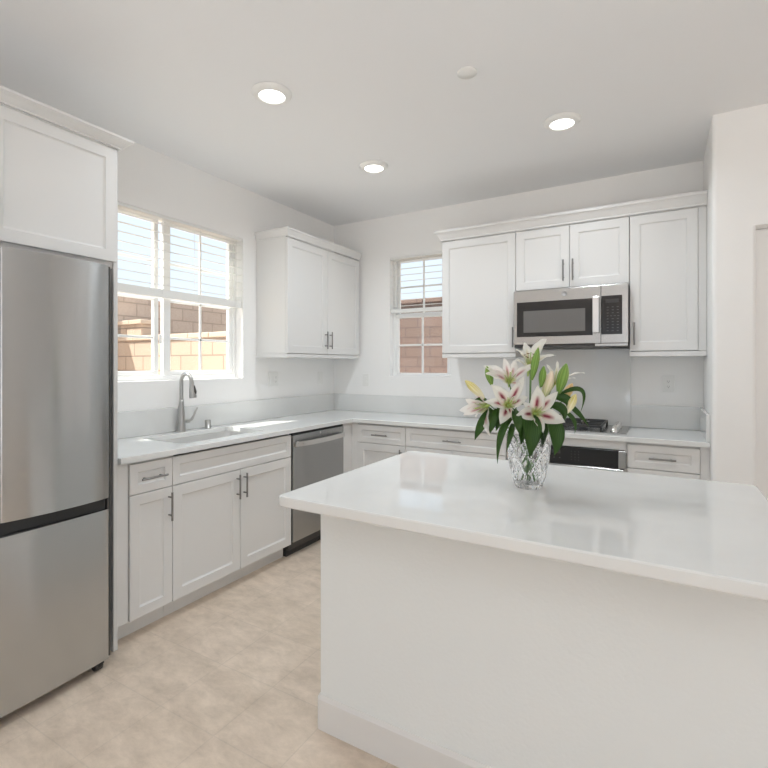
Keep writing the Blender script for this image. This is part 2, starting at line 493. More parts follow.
# pantry block: bullnosed corner, a doorway wrapped in drywall
mb = MB()
r = 0.022
arc = [(3.07 + r - r * math.cos(a), -0.68 + r - r * math.sin(a)) for a in [PI / 2 * k / 6 for k in range(7)]]
mb.prism([(3.07, 0.14)] + arc + [(3.250, -0.68), (3.258, -0.677), (3.263, -0.671), (3.264, -0.664), (3.264, -0.54), (3.2, -0.50), (3.2, 0.14)], 0, 2.104)
mb.prism([(3.07, 0.14)] + arc + [(RX, -0.68), (RX, -0.54), (3.2, -0.54), (3.2, 0.14)], 2.104, H)
mb.box(4.06, -0.68, 0, RX, -0.54, 2.104, 0)
struct('wall_pantry', mb, M['wall'])
dr = root_struct('door_1', (3.66, -0.56, 0))
link('door_panel', MB().box(3.268, -0.585, 0.01, 4.056, -0.545, 2.10, 0.002), M['wall'], dr)
hd = MB(); hd.cyl((3.99, -0.585, 0.95), (3.99, -0.625, 0.95), 0.012); hd.lathe((3.99, -0.625, 0.95), [(0.012, 0), (0.026, -0.008), (0.028, -0.02), (0.018, -0.032), (0.001, -0.034)], 20, 'y')
link('door_handle', hd, M['nickel'], dr)
struct('baseboard_pantry', MB().box(3.08, -0.694, 0, 3.262, -0.68, 0.13, 0.004, 2).box(4.07, -0.694, 0, RX, -0.68, 0.13, 0.004, 2), M['cab'])
struct('baseboard_right', MB().box(RX - 0.014, RY, 0, RX, -0.70, 0.13, 0.004, 2), M['cab'])
struct('baseboard_left', MB().box(0, RY, 0, 0.014, -3.62, 0.13, 0.004, 2), M['cab'])


# ---------------------------------------------------------------- windows
def window_left():
    y0, y1, z0, z1 = WL
    w = root_struct('window_1', (0, (y0 + y1) / 2, z0))
    xa, xb = -0.128, -0.080
    f = MB()
    for b in ((y0, z0, y1, z0 + 0.032), (y0, z1 - 0.014, y1, z1), (y0, z0 + 0.032, y0 + 0.03, z1 - 0.014), (y1 - 0.03, z0 + 0.032, y1, z1 - 0.014)):
        f.box(xa, b[0], b[1], xb, b[2], b[3], 0.003)
    link('window_frame', f, M['vinyl'], w)
    for (a, b, xo) in ((-2.468, -1.868, 0.0), (-1.832, -1.232, 0.0)):
        s = MB(); x0, x1 = xa + 0.012 + xo, xb - 0.004 + xo
        st = 0.045 if a < -2 else 0.05
        zl, zh = z0 + 0.033, z1 - 0.015
        s.box(x0, a, zl, x1, b, zl + 0.03, 0.003); s.box(x0, a, zh - 0.014, x1, b, zh, 0.003)
        s.box(x0, a, zl + 0.03, x1, a + (0.025 if a < -2 else 0.055), zh - 0.014, 0.003); s.box(x0, b - (0.032 if a < -2 else 0.032), zl + 0.03, x1, b, zh - 0.014, 0.003)
        so = link('sash', s, M['vinyl'], w)
        xm = (x0 + x1) / 2
        ga, gb = a + (0.025 if a < -2 else 0.055), b - (0.032 if a < -2 else 0.032)
        g = MB(); ym = (ga + gb) / 2
        g.box(xm - 0.006, ym - 0.008, zl + 0.03, xm + 0.006, ym + 0.008, zh - 0.014, 0.002)
        for zz in (1.54, 1.795, 2.05): g.box(xm - 0.006, ga, zz - 0.008, xm + 0.006, gb, zz + 0.008, 0.002)
        link('muntin', g, M['vinyl'], so)
        link('pane', MB().box(xm - 0.0085, ga - 0.004, zl + 0.026, xm - 0.0065, gb + 0.004, zh - 0.026, 0), M['glass'], so)
    la = MB(); la.box(-0.083, -1.868, 1.50, -0.072, -1.848, 1.56, 0.003); la.box(-0.073, -1.864, 1.52, -0.058, -1.852, 1.548, 0.003)
    link('sash_latch', la, M['vinyl'], w)


def window_back():
    x0, x1, z0, z1 = WB
    w = root_struct('window_2', ((x0 + x1) / 2, 0, z0))
    ya, yb = 0.06, 0.115
    f = MB()
    for b in ((x0, z0, x1, z0 + 0.012), (x0, z1 - 0.014, x1, z1), (x0, z0 + 0.012, x0 + 0.03, z1 - 0.014), (x1 - 0.03, z0 + 0.012, x1, z1 - 0.014)):
        f.box(b[0], ya, b[1], b[2], yb, b[3], 0.003)
    link('window_frame', f, M['vinyl'], w)
    for (zl, zh, yo) in ((z0 + 0.013, 1.83, -0.004), (1.80, z1 - 0.015, 0.022)):
        s = MB(); p0, p1 = ya + 0.006 + yo, ya + 0.028 + yo; a, b = x0 + 0.031, x1 - 0.031
        bot, top = (0.016, 0.038) if yo < 0 else (0.038, 0.014)
        s.box(a, p0, zl, b, p1, zl + bot, 0.003); s.box(a, p0, zh - top, b, p1, zh, 0.003)
        s.box(a, p0, zl + bot, a + 0.03, p1, zh - top, 0.003); s.box(b - 0.03, p0, zl + bot, b, p1, zh - top, 0.003)
        so = link('sash', s, M['vinyl'], w)
        pm = (p0 + p1) / 2; xm = (a + b) / 2
        g = MB(); g.box(xm - 0.009, pm - 0.006, zl + bot, xm + 0.009, pm + 0.006, zh - top, 0.002)
        zm = (zl + bot + zh - top) / 2 if yo > 0 else 1.54
        g.box(a + 0.03, pm - 0.006, zm - 0.008, b - 0.03, pm + 0.006, zm + 0.008, 0.002)
        link('muntin', g, M['vinyl'], so)
        link('pane', MB().box(a + 0.026, pm + 0.0065, zl + bot - 0.004, b - 0.026, pm + 0.0085, zh - top + 0.004, 0), M['glass'], so)


window_left(); window_back()


def blind(name, u0, u1, ztop, zbot, axis, label, nslat, tilt, cords, rail=0.055):
    """a raised horizontal blind inside the window reveal"""
    d = -0.030 if axis == 'y' else 0.030      # depth of the slats' centre line behind the wall face
    loc = (d, (u0 + u1) / 2, ztop) if axis == 'y' else ((u0 + u1) / 2, d, ztop)
    t = thing(name, loc, label, 'blind', 'window blinds')
    inn = 1 if axis == 'y' else -1              # towards the room along the depth axis

    def bx(mb, ua, ub, da, db, za, zb, r=0.002):
        if axis == 'y': mb.box(da, ua, za, db, ub, zb, r)
        else: mb.box(ua, da, za, ub, db, zb, r)
    bx(h := MB(), u0, u1, d - 0.026, d + 0.026, ztop - 0.020, ztop - 0.001); link('headrail', h, M['plastic'], t)
    s = MB(); pitch = (ztop - 0.025 - zbot - rail) / nslat
    for k in range(nslat):
        zc = ztop - 0.025 - pitch * (k + 0.5)
        w, th = 0.030, 0.0017
        rows = []
        for q in (-1, -0.5, 0, 0.5, 1):
            dd = q * w * math.cos(tilt); zz = zc - q * inn * w * math.sin(tilt) + 0.0018 * (1 - q * q)
            rows.append((d + dd, zz))
        loop = [(a, b + th) for a, b in rows] + [(a, b - th) for a, b in reversed(rows)]
        mk = (lambda u: [((a, u, b) if axis == 'y' else (u, a, b)) for a, b in loop])
        s.ring([mk(u0 + 0.004), mk(u1 - 0.004)], True, False)
    link('slats', s, M['slat'], t)
    b = MB(); bx(b, u0, u1, d - 0.020, d + 0.020, zbot, zbot + rail, 0.003); link('bottom_rail', b, M['plastic'], t)
    for c in cords:
        cc = MB()
        for e in (-0.031, 0.031):
            p = (d + e, c) if axis == 'y' else (c, d + e)
            cc.cyl((p[0], p[1], zbot + 0.02), (p[0], p[1], ztop - 0.03), 0.0012, 6)
        link('ladder_cord', cc, M['plastic_grey'], t)
        k = MB()
        if axis == 'y': k.box(d + 0.020, c - 0.016, zbot + 0.012, d + 0.023, c + 0.016, zbot + 0.026, 0.001)
        else: k.box(c - 0.012, d - 0.023, zbot + 0.012, c + 0.012, d - 0.020, zbot + 0.026, 0.001)
        link('cord_plug', k, M['plastic'], t)
    return t


blind('window_blind', -2.496, -1.204, WL[3], 1.800, 'y', 'white horizontal blind raised halfway over the wide sink window', 8, math.radians(11.5), (-2.42, -1.90, -1.60, -1.27))
blind('window_blind', 0.642, 1.241, WB[3], 1.838, 'x', 'white horizontal blind on the narrow window left of the microwave cabinets', 8, math.radians(8.5), (0.715, 1.165), 0.034)

# rear glazing of the open-plan room (behind the camera)
pw = root_struct('window_3', (3.1, RY, 0)); f = MB()
for xx in (1.3, 3.07, 4.84): f.box(xx, RY - 0.09, 0.0, xx + 0.06, RY - 0.04, 2.3, 0.003)
f.box(1.36, RY - 0.09, 2.24, 4.84, RY - 0.04, 2.3, 0.003); f.box(1.36, RY - 0.09, 0, 4.84, RY - 0.04, 0.06, 0.003)
link('window_frame', f, M['vinyl'], pw)
pw = root_struct('window_4', (RX, -5.2, 0.45)); f = MB()
for yy in (-6.7, -5.23, -3.76): f.box(RX + 0.04, yy, 0.45, RX + 0.09, yy + 0.06, 2.25, 0.003)
f.box(RX + 0.04, -6.64, 2.19, RX + 0.09, -3.76, 2.25, 0.003); f.box(RX + 0.04, -6.64, 0.45, RX + 0.09, -3.76, 0.51, 0.003)
link('window_frame', f, M['vinyl'], pw)

# ---------------------------------------------------------------- yard outside
g = struct('ground', MB().box(-16, -16, -0.25, 14, 14, -0.12, 0), M['earth'])
t = thing('retaining_wall', (-2.2, 0.3, -0.12), 'sunlit tan block retaining wall outside the sink window', 'garden wall')
link('block_face', MB().box(-4.0, 0.2, -0.12, -0.5, 0.42, 1.70, 0.004), M['tan_block'], t)
c = MB()
for k in range(9): c.box(-4.0 + k * 0.39, 0.18, 1.70, -4.0 + k * 0.39 + 0.385, 0.44, 1.765, 0.006)
link('cap_course', c, M['tan_cap'], t)
s = MB(); s.box(-3.95, 0.21, 1.765, -3.45, 0.43, 1.93, 0.006); link('step_block', s, M['tan_block'], t)
s = MB(); s.box(-4.0, 0.18, 1.93, -3.71, 0.44, 1.99, 0.006); s.box(-3.705, 0.18, 1.93, -3.42, 0.44, 1.99, 0.006); link('step_cap', s, M['tan_cap'], t)
t = thing('boundary_wall', (-4.2, 2.5, -0.12), 'brown shaded block wall rising behind the tan retaining wall', 'garden wall')
link('block_face', MB().box(-4.3, -2.0, -0.12, -4.01, 7.0, 2.36, 0.004), M['brown_block'], t)
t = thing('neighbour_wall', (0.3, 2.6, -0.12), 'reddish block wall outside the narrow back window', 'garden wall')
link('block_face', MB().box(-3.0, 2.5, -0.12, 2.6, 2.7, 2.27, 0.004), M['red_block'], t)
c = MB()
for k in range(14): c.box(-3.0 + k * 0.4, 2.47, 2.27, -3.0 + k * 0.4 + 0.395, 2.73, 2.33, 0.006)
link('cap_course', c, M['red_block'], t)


# ---------------------------------------------------------------- cabinets
def crown(path, z0, parent, proj=0.048, top=0.077, name='crown_moulding'):
    """moulding swept along an open or closed plan path of (x,y, outward normal mitre) points"""
    prof = [(0.0, 0.0), (0.010, 0.0), (0.010, 0.012), (0.016, 0.020), (0.022, 0.030), (0.030, 0.044), (0.040, 0.055), (proj, 0.058), (proj, top), (0.0, top)]
    k = proj / 0.048
    mb = MB(); loops = []
    for (x, y, nx, ny) in path:
        loops.append([(x + nx * (d if d == proj else d * k), y + ny * (d if d == proj else d * k), z0 + z * top / 0.077 if z != top else z0 + top) for d, z in prof])
    mb.ring(loops, True, False)
    return link(name, mb, M['cab'], parent)


def door(parent, o, u, n, w, h, name='door', handle=None, m='cab', fr=0.057):
    """handle: ('v'|'h', offset along u, offset along z)"""
    o = Vector(o); dm = MB().shaker(o, u, Z, n, w, h, 0.02, fr)
    d = link(name, dm, M[m], parent)
    if handle:
        k, a, b = handle
        c = o + Vector(u) * a + Z * b + Vector(n) * 0.02
        link('handle', MB().pull(c, Z if k == 'v' else Vector(u), n, 0.148 if k == 'v' else 0.142), M['pull'], d)
    return d


def hollow(mb, x0, y0, z0, x1, y1, z1, front, th=0.018, top=False):
    """an open-topped carcass with its open face towards front ('+x' or '-y'), closed by rails"""
    mb.box(x0, y0, z0, x1, y1, z0 + th, 0)
    if top: mb.box(x0, y0, z1 - th, x1, y1, z1, 0)
    e = z1 - th if top else z1
    if front == '+x':
        mb.box(x0, y0, z0 + th, x0 + th, y1, e, 0)
        mb.box(x0 + th, y0, z0 + th, x1, y0 + th, e, 0); mb.box(x0 + th, y1 - th, z0 + th, x1, y1, e, 0)
    else:
        mb.box(x0, y1 - th, z0 + th, x1, y1, e, 0)
        mb.box(x0, y0, z0 + th, x0 + th, y1 - th, e, 0); mb.box(x1 - th, y0, z0 + th, x1, y1 - th, e, 0)
    return mb


ZB = 0.100           # bottom of base doors
G = 0.002            # reveal between fronts
# --- left run
t = thing('base_cabinet', (0.3, -2.37, 0), 'narrow white base cabinet beside the fridge with one drawer over one door', 'cabinet', 'base cabinets')
link('body', MB().box(0.004, -2.546, ZB - 0.005, LF - 0.021, -2.2515, CB - 0.001, 0.001), M['cab'], t)
link('filler_strip', MB().box(LF - 0.0205, -2.546, ZB, LF - 0.008, -2.492, CB - 0.003, 0.001), M['cab'], t)
link('toe_kick', MB().box(0.03, -2.546, 0, 0.506, -2.2515, ZB - 0.006, 0), M['toe'], t)
door(t, (LF - 0.02, -2.487, ZB + 0.002), Y, X, 0.234, 0.612, 'door', ('v', 0.213, 0.515), fr=0.05)
door(t, (LF - 0.02, -2.487, 0.7185), Y, X, 0.234, 0.150, 'drawer_front', ('h', 0.117, 0.072), fr=0.042)

t = thing('sink_cabinet', (0.3, -1.78, 0), 'wide white sink base cabinet with two doors under a false drawer front', 'cabinet', 'base cabinets')
link('body', hollow(MB(), 0.004, -2.2495, ZB - 0.005, LF - 0.021, -1.3075, CB - 0.001, '+x').box(LF - 0.04, -2.2495, 0.70, LF - 0.021, -1.3075, 0.735, 0), M['cab'], t)
link('toe_kick', MB().box(0.03, -2.2495, 0, 0.506, -1.3075, ZB - 0.006, 0), M['toe'], t)
door(t, (LF - 0.02, -2.249, ZB + 0.002), Y, X, 0.470, 0.612, 'door', ('v', 0.443, 0.515))
door(t, (LF - 0.02, -1.776, ZB + 0.002), Y, X, 0.466, 0.612, 'door', ('v', 0.026, 0.515))
door(t, (LF - 0.02, -2.249, 0.7185), Y, X, 0.939, 0.150, 'false_front', None, fr=0.042)

# dishwasher
t = thing('dishwasher', (0.3, -0.99, 0), 'stainless steel dishwasher with a curved bar handle', 'dishwasher')
link('tub', MB().box(0.02, -1.300, 0.05, 0.555, -0.676, 0.874, 0.002), M['charcoal'], t)
link('front_panel', MB().box(0.556, -1.292, 0.108, LF + 0.004, -0.676, 0.862, 0.004, 2), M['steel_dw'], t)
link('control_strip', MB().box(0.556, -1.298, 0.8635, LF - 0.002, -0.678, 0.876, 0.001), M['black'], t)
link('kick_plate', MB().box(0.50, -1.300, 0, 0.53, -0.676, 0.104, 0.001), M['blackm'], t)
hb = MB(); P = []
for k in range(15):
    a = k / 14; P.append((LF + 0.018 + 0.030 * math.sin(PI * a) ** 0.6, -1.262 + 0.555 * a, 0.798))
loops = [[(x, y, z - 0.019), (x + 0.008, y, z - 0.017), (x + 0.008, y, z + 0.017), (x, y, z + 0.019)] for x, y, z in P]
hb.ring(loops, True, False)
for yy in (-1.262, -0.707): hb.box(LF + 0.003, yy - 0.018, 0.779, LF + 0.026, yy + 0.018, 0.817, 0.003)
link('handle', hb, M['steel_bar'], t)
link('badge', MB().lathe((LF + 0.004, -0.985, 0.848), [(0.009, 0), (0.009, 0.0012), (0.001, 0.0014)], 20, 'x'), M['badge'], t)

# corner
t = thing('corner_filler', (0.3, -0.3, 0), 'white blind corner cabinet panel between the dishwasher and the narrow drawer', 'cabinet', 'base cabinets')
link('body', MB().box(0.004, -0.672, ZB - 0.005, LF - 0.002, -0.004, CB - 0.001, 0.001), M['cab'], t)
link('filler_strip', MB().box(LF - 0.001, BF + 0.012, ZB, 0.6445, BF + 0.03, CB - 0.003, 0.001), M['cab'], t)
link('toe_kick', MB().box(0.03, -0.672, 0, 0.506, -0.03, ZB - 0.006, 0), M['toe'], t)

# --- back run (fronts face -y)
U, N = X, -Y


def back_base(name, x0, x1, label, split, filler=None):
    t = thing(name, ((x0 + x1) / 2, -0.28, 0), label, 'cabinet', 'base cabinets')
    b1 = filler or x1
    link('body', MB().box(x0, BF + 0.021, ZB - 0.005, b1 - 0.001, -0.004, CB - 0.001, 0.001), M['cab'], t)
    link('toe_kick', MB().box(x0, -0.485, 0, b1 - 0.001, -0.03, ZB - 0.006, 0), M['toe'], t)
    w = x1 - x0 - 0.003
    door(t, (x0 + 0.001, BF + 0.02, 0.7235), U, N, w, 0.145, 'drawer_front', ('h', w / 2, 0.070), fr=0.042)
    if split:
        door(t, (x0 + 0.001, BF + 0.02, ZB + 0.002), U, N, w / 2 - 0.001, 0.617, 'door', ('v', w / 2 - 0.03, 0.52))
        door(t, (x0 + 0.002 + w / 2, BF + 0.02, ZB + 0.002), U, N, w / 2 - 0.001, 0.617, 'door', ('v', 0.03, 0.52))
    else:
        door(t, (x0 + 0.001, BF + 0.02, ZB + 0.002), U, N, w, 0.617, 'door', ('v', w - 0.035 if x0 < 1 else 0.035, 0.52))
    return t


back_base('base_cabinet', 0.646, 1.094, 'white base cabinet in the corner right of the dishwasher with one short drawer', False)
back_base('base_cabinet', 1.095, 1.888, 'wide white drawer cabinet behind the lilies left of the oven', True)
t = back_base('base_cabinet', 2.641, 3.022, 'white base cabinet with one drawer right of the oven', False, 3.069)
link('filler_strip', MB().box(3.022, BF + 0.008, ZB, 3.069, BF + 0.0205, CB - 0.003, 0.001), M['cab'], t)

t = thing('oven_cabinet', (2.265, -0.28, 0), 'white cabinet surround above the built-in oven under the cooktop', 'cabinet', 'base cabinets')
b = MB(); b.box(1.889, BF + 0.012, ZB - 0.005, 1.903, -0.004, CB - 0.001, 0); b.box(2.6265, BF + 0.012, ZB - 0.005, 2.639, -0.004, CB - 0.001, 0)
b.box(1.903, BF + 0.012, ZB - 0.005, 2.6265, -0.004, 0.112, 0); b.box(1.903, BF + 0.004, 0.826, 2.6265, BF + 0.03, CB - 0.001, 0.001)
link('body', b, M['cab'], t)
link('toe_kick', MB().box(1.889, -0.485, 0, 2.639, -0.03, ZB - 0.006, 0), M['toe'], t)

t = thing('oven', (2.265, -0.3, 0.114), 'black and stainless built-in oven under the cooktop', 'oven')
link('body', MB().box(1.905, BF + 0.014, 0.114, 2.6245, -0.05, 0.823, 0.001), M['charcoal'], t)
cp = link('control_panel', MB().box(1.93, BF - 0.012, 0.712, 2.592, BF + 0.013, 0.8215, 0.002), M['black'], t)
for xa, xb in ((1.892, 1.929), (2.5925, 2.6375)):
    link('steel_trim', MB().box(xa, BF - 0.012, 0.712, xb, BF + 0.011, 0.8215, 0.002), M['steel_h'], t)
k = MB(); k.box(2.13, BF - 0.0128, 0.775, 2.25, BF - 0.0121, 0.800, 0); link('display', k, M['blackm'], cp)
for i in range(3):
    for j in range(4): link('key', MB().box(2.315 + i * 0.022, BF - 0.0126, 0.740 + j * 0.018, 2.321 + i * 0.022, BF - 0.0121, 0.743 + j * 0.018, 0), M['faint_print'], cp)
for i in range(5): link('key', MB().box(2.10 + i * 0.035, BF - 0.0126, 0.745, 2.110 + i * 0.035, BF - 0.0121, 0.750, 0), M['faint_print'], cp)
d = link('oven_door', MB().box(1.905, BF - 0.012, 0.116, 2.6245, BF + 0.013, 0.706, 0.003), M['steel_h'], t)
link('oven_glass', MB().box(1.98, BF - 0.014, 0.22, 2.55, BF - 0.0121, 0.60, 0.001), M['black'], d)
k = MB(); k.cyl((1.95, BF - 0.052, 0.665), (2.58, BF - 0.052, 0.665), 0.011)
for xx in (1.99, 2.54): k.cyl((xx, BF - 0.012, 0.665), (xx, BF - 0.05, 0.665), 0.009)
link('oven_handle', k, M['steel_h'], d)

# --- countertop with a sink cut-out
SX0, SX1, SY0, SY1 = 0.115, 0.492, -2.12, -1.455


def slab_L(z0, z1):
    ex, ey = 0.608, -0.583
    xs = [0.001, SX0, SX1, ex, 3.069]; ys = [-2.546, SY0, SY1, ey, -0.001]
    bm = bmesh.new(); cache = {}
    def V(i, j, z):
        k = (i, j, z)
        if k not in cache: cache[k] = bm.verts.new((xs[i], ys[j], z))
        return cache[k]
    cells = {(i, j) for i in range(3) for j in range(3) if (i, j) != (1, 1)} | {(i, 3) for i in range(4)}
    for (i, j) in cells:
        for z, o in ((z1, 1), (z0, -1)):
            q = [V(i, j, z), V(i + 1, j, z), V(i + 1, j + 1, z), V(i, j + 1, z)]
            bm.faces.new(q if o > 0 else q[::-1])
        for di, dj, a, b in ((-1, 0, (0, 1), (0, 0)), (1, 0, (1, 0), (1, 1)), (0, -1, (0, 0), (1, 0)), (0, 1, (1, 1), (0, 1))):
            if (i + di, j + dj) not in cells:
                bm.faces.new((V(i + a[0], j + a[1], z0), V(i + b[0], j + b[1], z0), V(i + b[0], j + b[1], z1), V(i + a[0], j + a[1], z1)))
    bmesh.ops.recalc_face_normals(bm, faces=bm.faces)
    # round the sink corners' uprights and ease the top edges
    up = [e for e in bm.edges if abs(e.verts[0].co.z - e.verts[1].co.z) > 0.01 and SX0 - 0.01 < e.verts[0].co.x < SX1 + 0.01 and SY0 - 0.01 < e.verts[0].co.y < SY1 + 0.01]
    bmesh.ops.bevel(bm, geom=up, offset=0.04, segments=5, profile=0.5, affect='EDGES')
    es = [e for e in bm.edges if len(e.link_faces) == 2 and e.calc_face_angle(0) > 1.0 and abs(e.verts[0].co.z - e.verts[1].co.z) < 1e-4 and e.verts[0].co.z > (z0 + z1) / 2]
    bmesh.ops.bevel(bm, geom=es, offset=0.004, segments=2, profile=0.5, affect='EDGES')
    mb = MB(); mb.bm.free(); mb.bm = bm
    return mb


o = link('countertop', slab_L(CB, CT), M['quartz'], base=(0.3, -0.3, CB))
tag(o, 'white quartz worktop running round the corner past the sink', 'countertop')
o = link('backsplash', MB().box(0.001, -2.546, CT + 0.0005, 0.021, -0.022, 1.075, 0.002), M['quartz'], base=(0.01, -1.3, CT))
tag(o, 'low white quartz splash strip behind the sink faucet', 'backsplash', 'quartz splash strips')
o = link('backsplash', MB().box(0.001, -0.021, CT + 0.0005, 1.888, -0.001, 1.075, 0.002), M['quartz'], base=(1, -0.01, CT))
tag(o, 'low white quartz splash strip under the narrow window', 'backsplash', 'quartz splash strips')
o = link('backsplash', MB().box(1.889, -0.021, CT + 0.0005, 2.634, -0.001, 1.477, 0.002), M['quartz'], base=(2.26, -0.01, CT))
tag(o, 'tall white quartz panel on the wall between microwave and cooktop', 'backsplash', 'quartz splash strips')
o = link('backsplash', MB().box(2.635, -0.021, CT + 0.0005, 3.069, -0.001, 1.072, 0.002), M['quartz'], base=(2.85, -0.01, CT))
tag(o, 'low white quartz splash strip under the outlet right of the cooktop', 'backsplash', 'quartz splash strips')
o = link('backsplash', MB().box(3.049, -0.565, CT + 0.0005, 3.069, -0.022, 1.072, 0.002), M['quartz'], base=(3.06, -0.3, CT))
tag(o, 'short quartz side splash against the right end wall', 'backsplash', 'quartz splash strips')

# --- sink
t = thing('sink', ((SX0 + SX1) / 2, (SY0 + SY1) / 2, 0.68), 'undermount stainless steel sink below the wide window', 'sink')


def rrect(x0, y0, x1, y1, r, z, n=5):
    P = []
    for cx, cy, a0 in ((x1 - r, y1 - r, 0), (x0 + r, y1 - r, 90), (x0 + r, y0 + r, 180), (x1 - r, y0 + r, 270)):
        for k in range(n + 1):
            a = math.radians(a0 + 90 * k / n); P.append((cx + r * math.cos(a), cy + r * math.sin(a), z))
    return P


mb = MB(); e = 0.004
loops = [rrect(SX0 - 0.02, SY0 - 0.02, SX1 + 0.02, SY1 + 0.02, 0.06, CB - 0.002), rrect(SX0 - e, SY0 - e, SX1 + e, SY1 + e, 0.044, CB - 0.001), rrect(SX0 - e, SY0 - e, SX1 + e, SY1 + e, 0.044, CB - 0.006),
         rrect(SX0 + 0.002, SY0 + 0.002, SX1 - 0.002, SY1 - 0.002, 0.042, 0.72), rrect(SX0 + 0.01, SY0 + 0.01, SX1 - 0.01, SY1 - 0.01, 0.04, 0.70), rrect(SX0 + 0.03, SY0 + 0.03, SX1 - 0.03, SY1 - 0.03, 0.03, 0.692)]
out = [rrect(SX0 + 0.026, SY0 + 0.026, SX1 - 0.026, SY1 - 0.026, 0.03, 0.688), rrect(SX0 + 0.004, SY0 + 0.004, SX1 - 0.004, SY1 - 0.004, 0.042, 0.70), rrect(SX0 - 0.007, SY0 - 0.007, SX1 + 0.007, SY1 + 0.007, 0.046, CB - 0.006), rrect(SX0 - 0.02, SY0 - 0.02, SX1 + 0.02, SY1 + 0.02, 0.06, CB - 0.005)]
rows = [[mb.bm.verts.new(p) for p in L] for L in loops + out]
n = len(rows[0])
for a, b in zip(rows, rows[1:] + rows[:1]):
    if a is rows[5]: continue
    for i in range(n):
        f = mb.bm.faces.new((a[i], a[(i + 1) % n], b[(i + 1) % n], b[i])); f.smooth = True
mb.bm.faces.new(rows[5]); mb.bm.faces.new(rows[6][::-1])
link('basin', mb, M['steel_sink'], t)
link('drain', MB().lathe((0.29, -1.79, 0.6925), [(0.045, 0), (0.045, 0.002), (0.036, 0.003), (0.03, 0.0005), (0.001, 0.0005)], 24), M['chrome'], t)

# --- faucet
t = thing('faucet', (0.062, -1.802, CT), 'brushed nickel gooseneck pull-down faucet behind the sink', 'faucet')
fb = MB(); fx, fy = 0.062, -1.802
fb.lathe((fx, fy, CT), [(0.030, 0.0005), (0.030, 0.004), (0.0275, 0.010), (0.0255, 0.05), (0.0235, 0.10), (0.020, 0.15), (0.0165, 0.19), (0.014, 0.215), (0.001, 0.216)], 28)
link('body', fb, M['nickel'], t)
P = [(fx, fy, CT + 0.21), (fx, fy, CT + 0.25), (fx, fy, CT + 0.29), (fx, fy, CT + 0.32)]
R_ = 0.050; cz = CT + 0.333
for k in range(0, 17):
    a = PI - (PI * 0.94) * k / 16; P.append((fx + R_ + R_ * math.cos(a), fy, cz + R_ * math.sin(a) * 1.05))
link('spout', MB().tube(P, 0.0125, 16), M['nickel'], t)
hx, hz = P[-1][0], P[-1][2]
sp = MB(); dv = Vector((0.16, 0, -1)).normalized(); pts = [Vector((hx, fy, hz)) + dv * s_ for s_ in (0.0, 0.012, 0.035, 0.075, 0.108, 0.116)]
sp.tube(pts, [0.0135, 0.0145, 0.0165, 0.021, 0.0245, 0.022], 20)
so = link('spray_head', sp, M['nickel'], t)
q = pts[2] + Vector((0.017, 0.0, 0))
bt = MB(); bt.tube([pts[2] + Vector((0.013, 0.006, 0)), pts[3] + Vector((0.017, 0.006, 0.0)), pts[3] + Vector((0.019, 0.006, -0.014))], [0.006, 0.011, 0.008], 10)
link('spray_button', bt, M['blackm'], so)
lv = MB(); lv.lathe((fx, fy + 0.018, CT + 0.066), [(0.013, 0), (0.013, 0.040), (0.011, 0.046), (0.001, 0.047)], 18, 'y')
lv.tube([(fx, fy + 0.058, CT + 0.066), (fx + 0.004, fy + 0.078, CT + 0.075), (fx + 0.008, fy + 0.092, CT + 0.100), (fx + 0.012, fy + 0.102, CT + 0.130), (fx + 0.016, fy + 0.116, CT + 0.152)], [0.010, 0.009, 0.007, 0.007, 0.005], 12)
link('lever', lv, M['nickel'], t)
o = link('air_gap_cap', MB().lathe((0.068, -1.592, CT), [(0.024, 0.0005), (0.024, 0.004), (0.021, 0.005), (0.021, 0.053), (0.018, 0.058), (0.001, 0.059)], 24), M['nickel'], base=(0.068, -1.592, CT))
tag(o, 'small brushed nickel air gap cap right of the faucet', 'sink fitting')

# ---------------------------------------------------------------- upper cabinets
UZ0, UZ1 = 1.45, 2.345
t = thing('wall_cabinet', (0.165, -0.555, 1.415), 'white two-door wall cabinet between the two windows', 'cabinet', 'wall cabinets')
y0, y1 = -1.060, -0.040
link('body', MB().box(0.001, y0, UZ0 - 0.004, 0.309, y1, UZ1 + 0.009, 0.001), M['cab'], t)
link('light_rail', MB().box(0.001, y0, 1.417, 0.325, y1, UZ0 - 0.005, 0.002), M['cab'], t)
w = (y1 - y0) / 2
door(t, (0.31, y0 + 0.002, UZ0), Y, X, w - 0.004, 0.893, 'door', ('v', w - 0.034, 0.118))
door(t, (0.31, y0 + w + 0.002, UZ0), Y, X, w - 0.004, 0.893, 'door', ('v', 0.030, 0.118))
crown([(0.001, y0, 0, -1), (0.33, y0, 1, -1), (0.33, y1, 1, 0.4), (0.001, y1, 0, 0.4)], UZ1 + 0.010, t, proj=0.020, top=0.066)

# back wall uppers
KY = -0.31


def back_upper(x0, x1, z0, label, doors, filler=None, rail=True):
    t = thing('wall_cabinet', ((x0 + x1) / 2, -0.155, z0), label, 'cabinet', 'wall cabinets')
    b1 = filler or x1
    link('body', MB().box(x0, KY + 0.001, z0 - 0.004, b1 - 0.001, -0.001, UZ1, 0.001), M['cab'], t)
    if rail: link('light_rail', MB().box(x0, -0.327, z0 - 0.036, b1 - 0.001, -0.023, z0 - 0.005, 0.002), M['cab'], t)
    for (a, b, h) in doors:
        door(t, (a, KY, z0), X, -Y, b - a, UZ1 - 0.008 - z0, 'door', h)
    return t


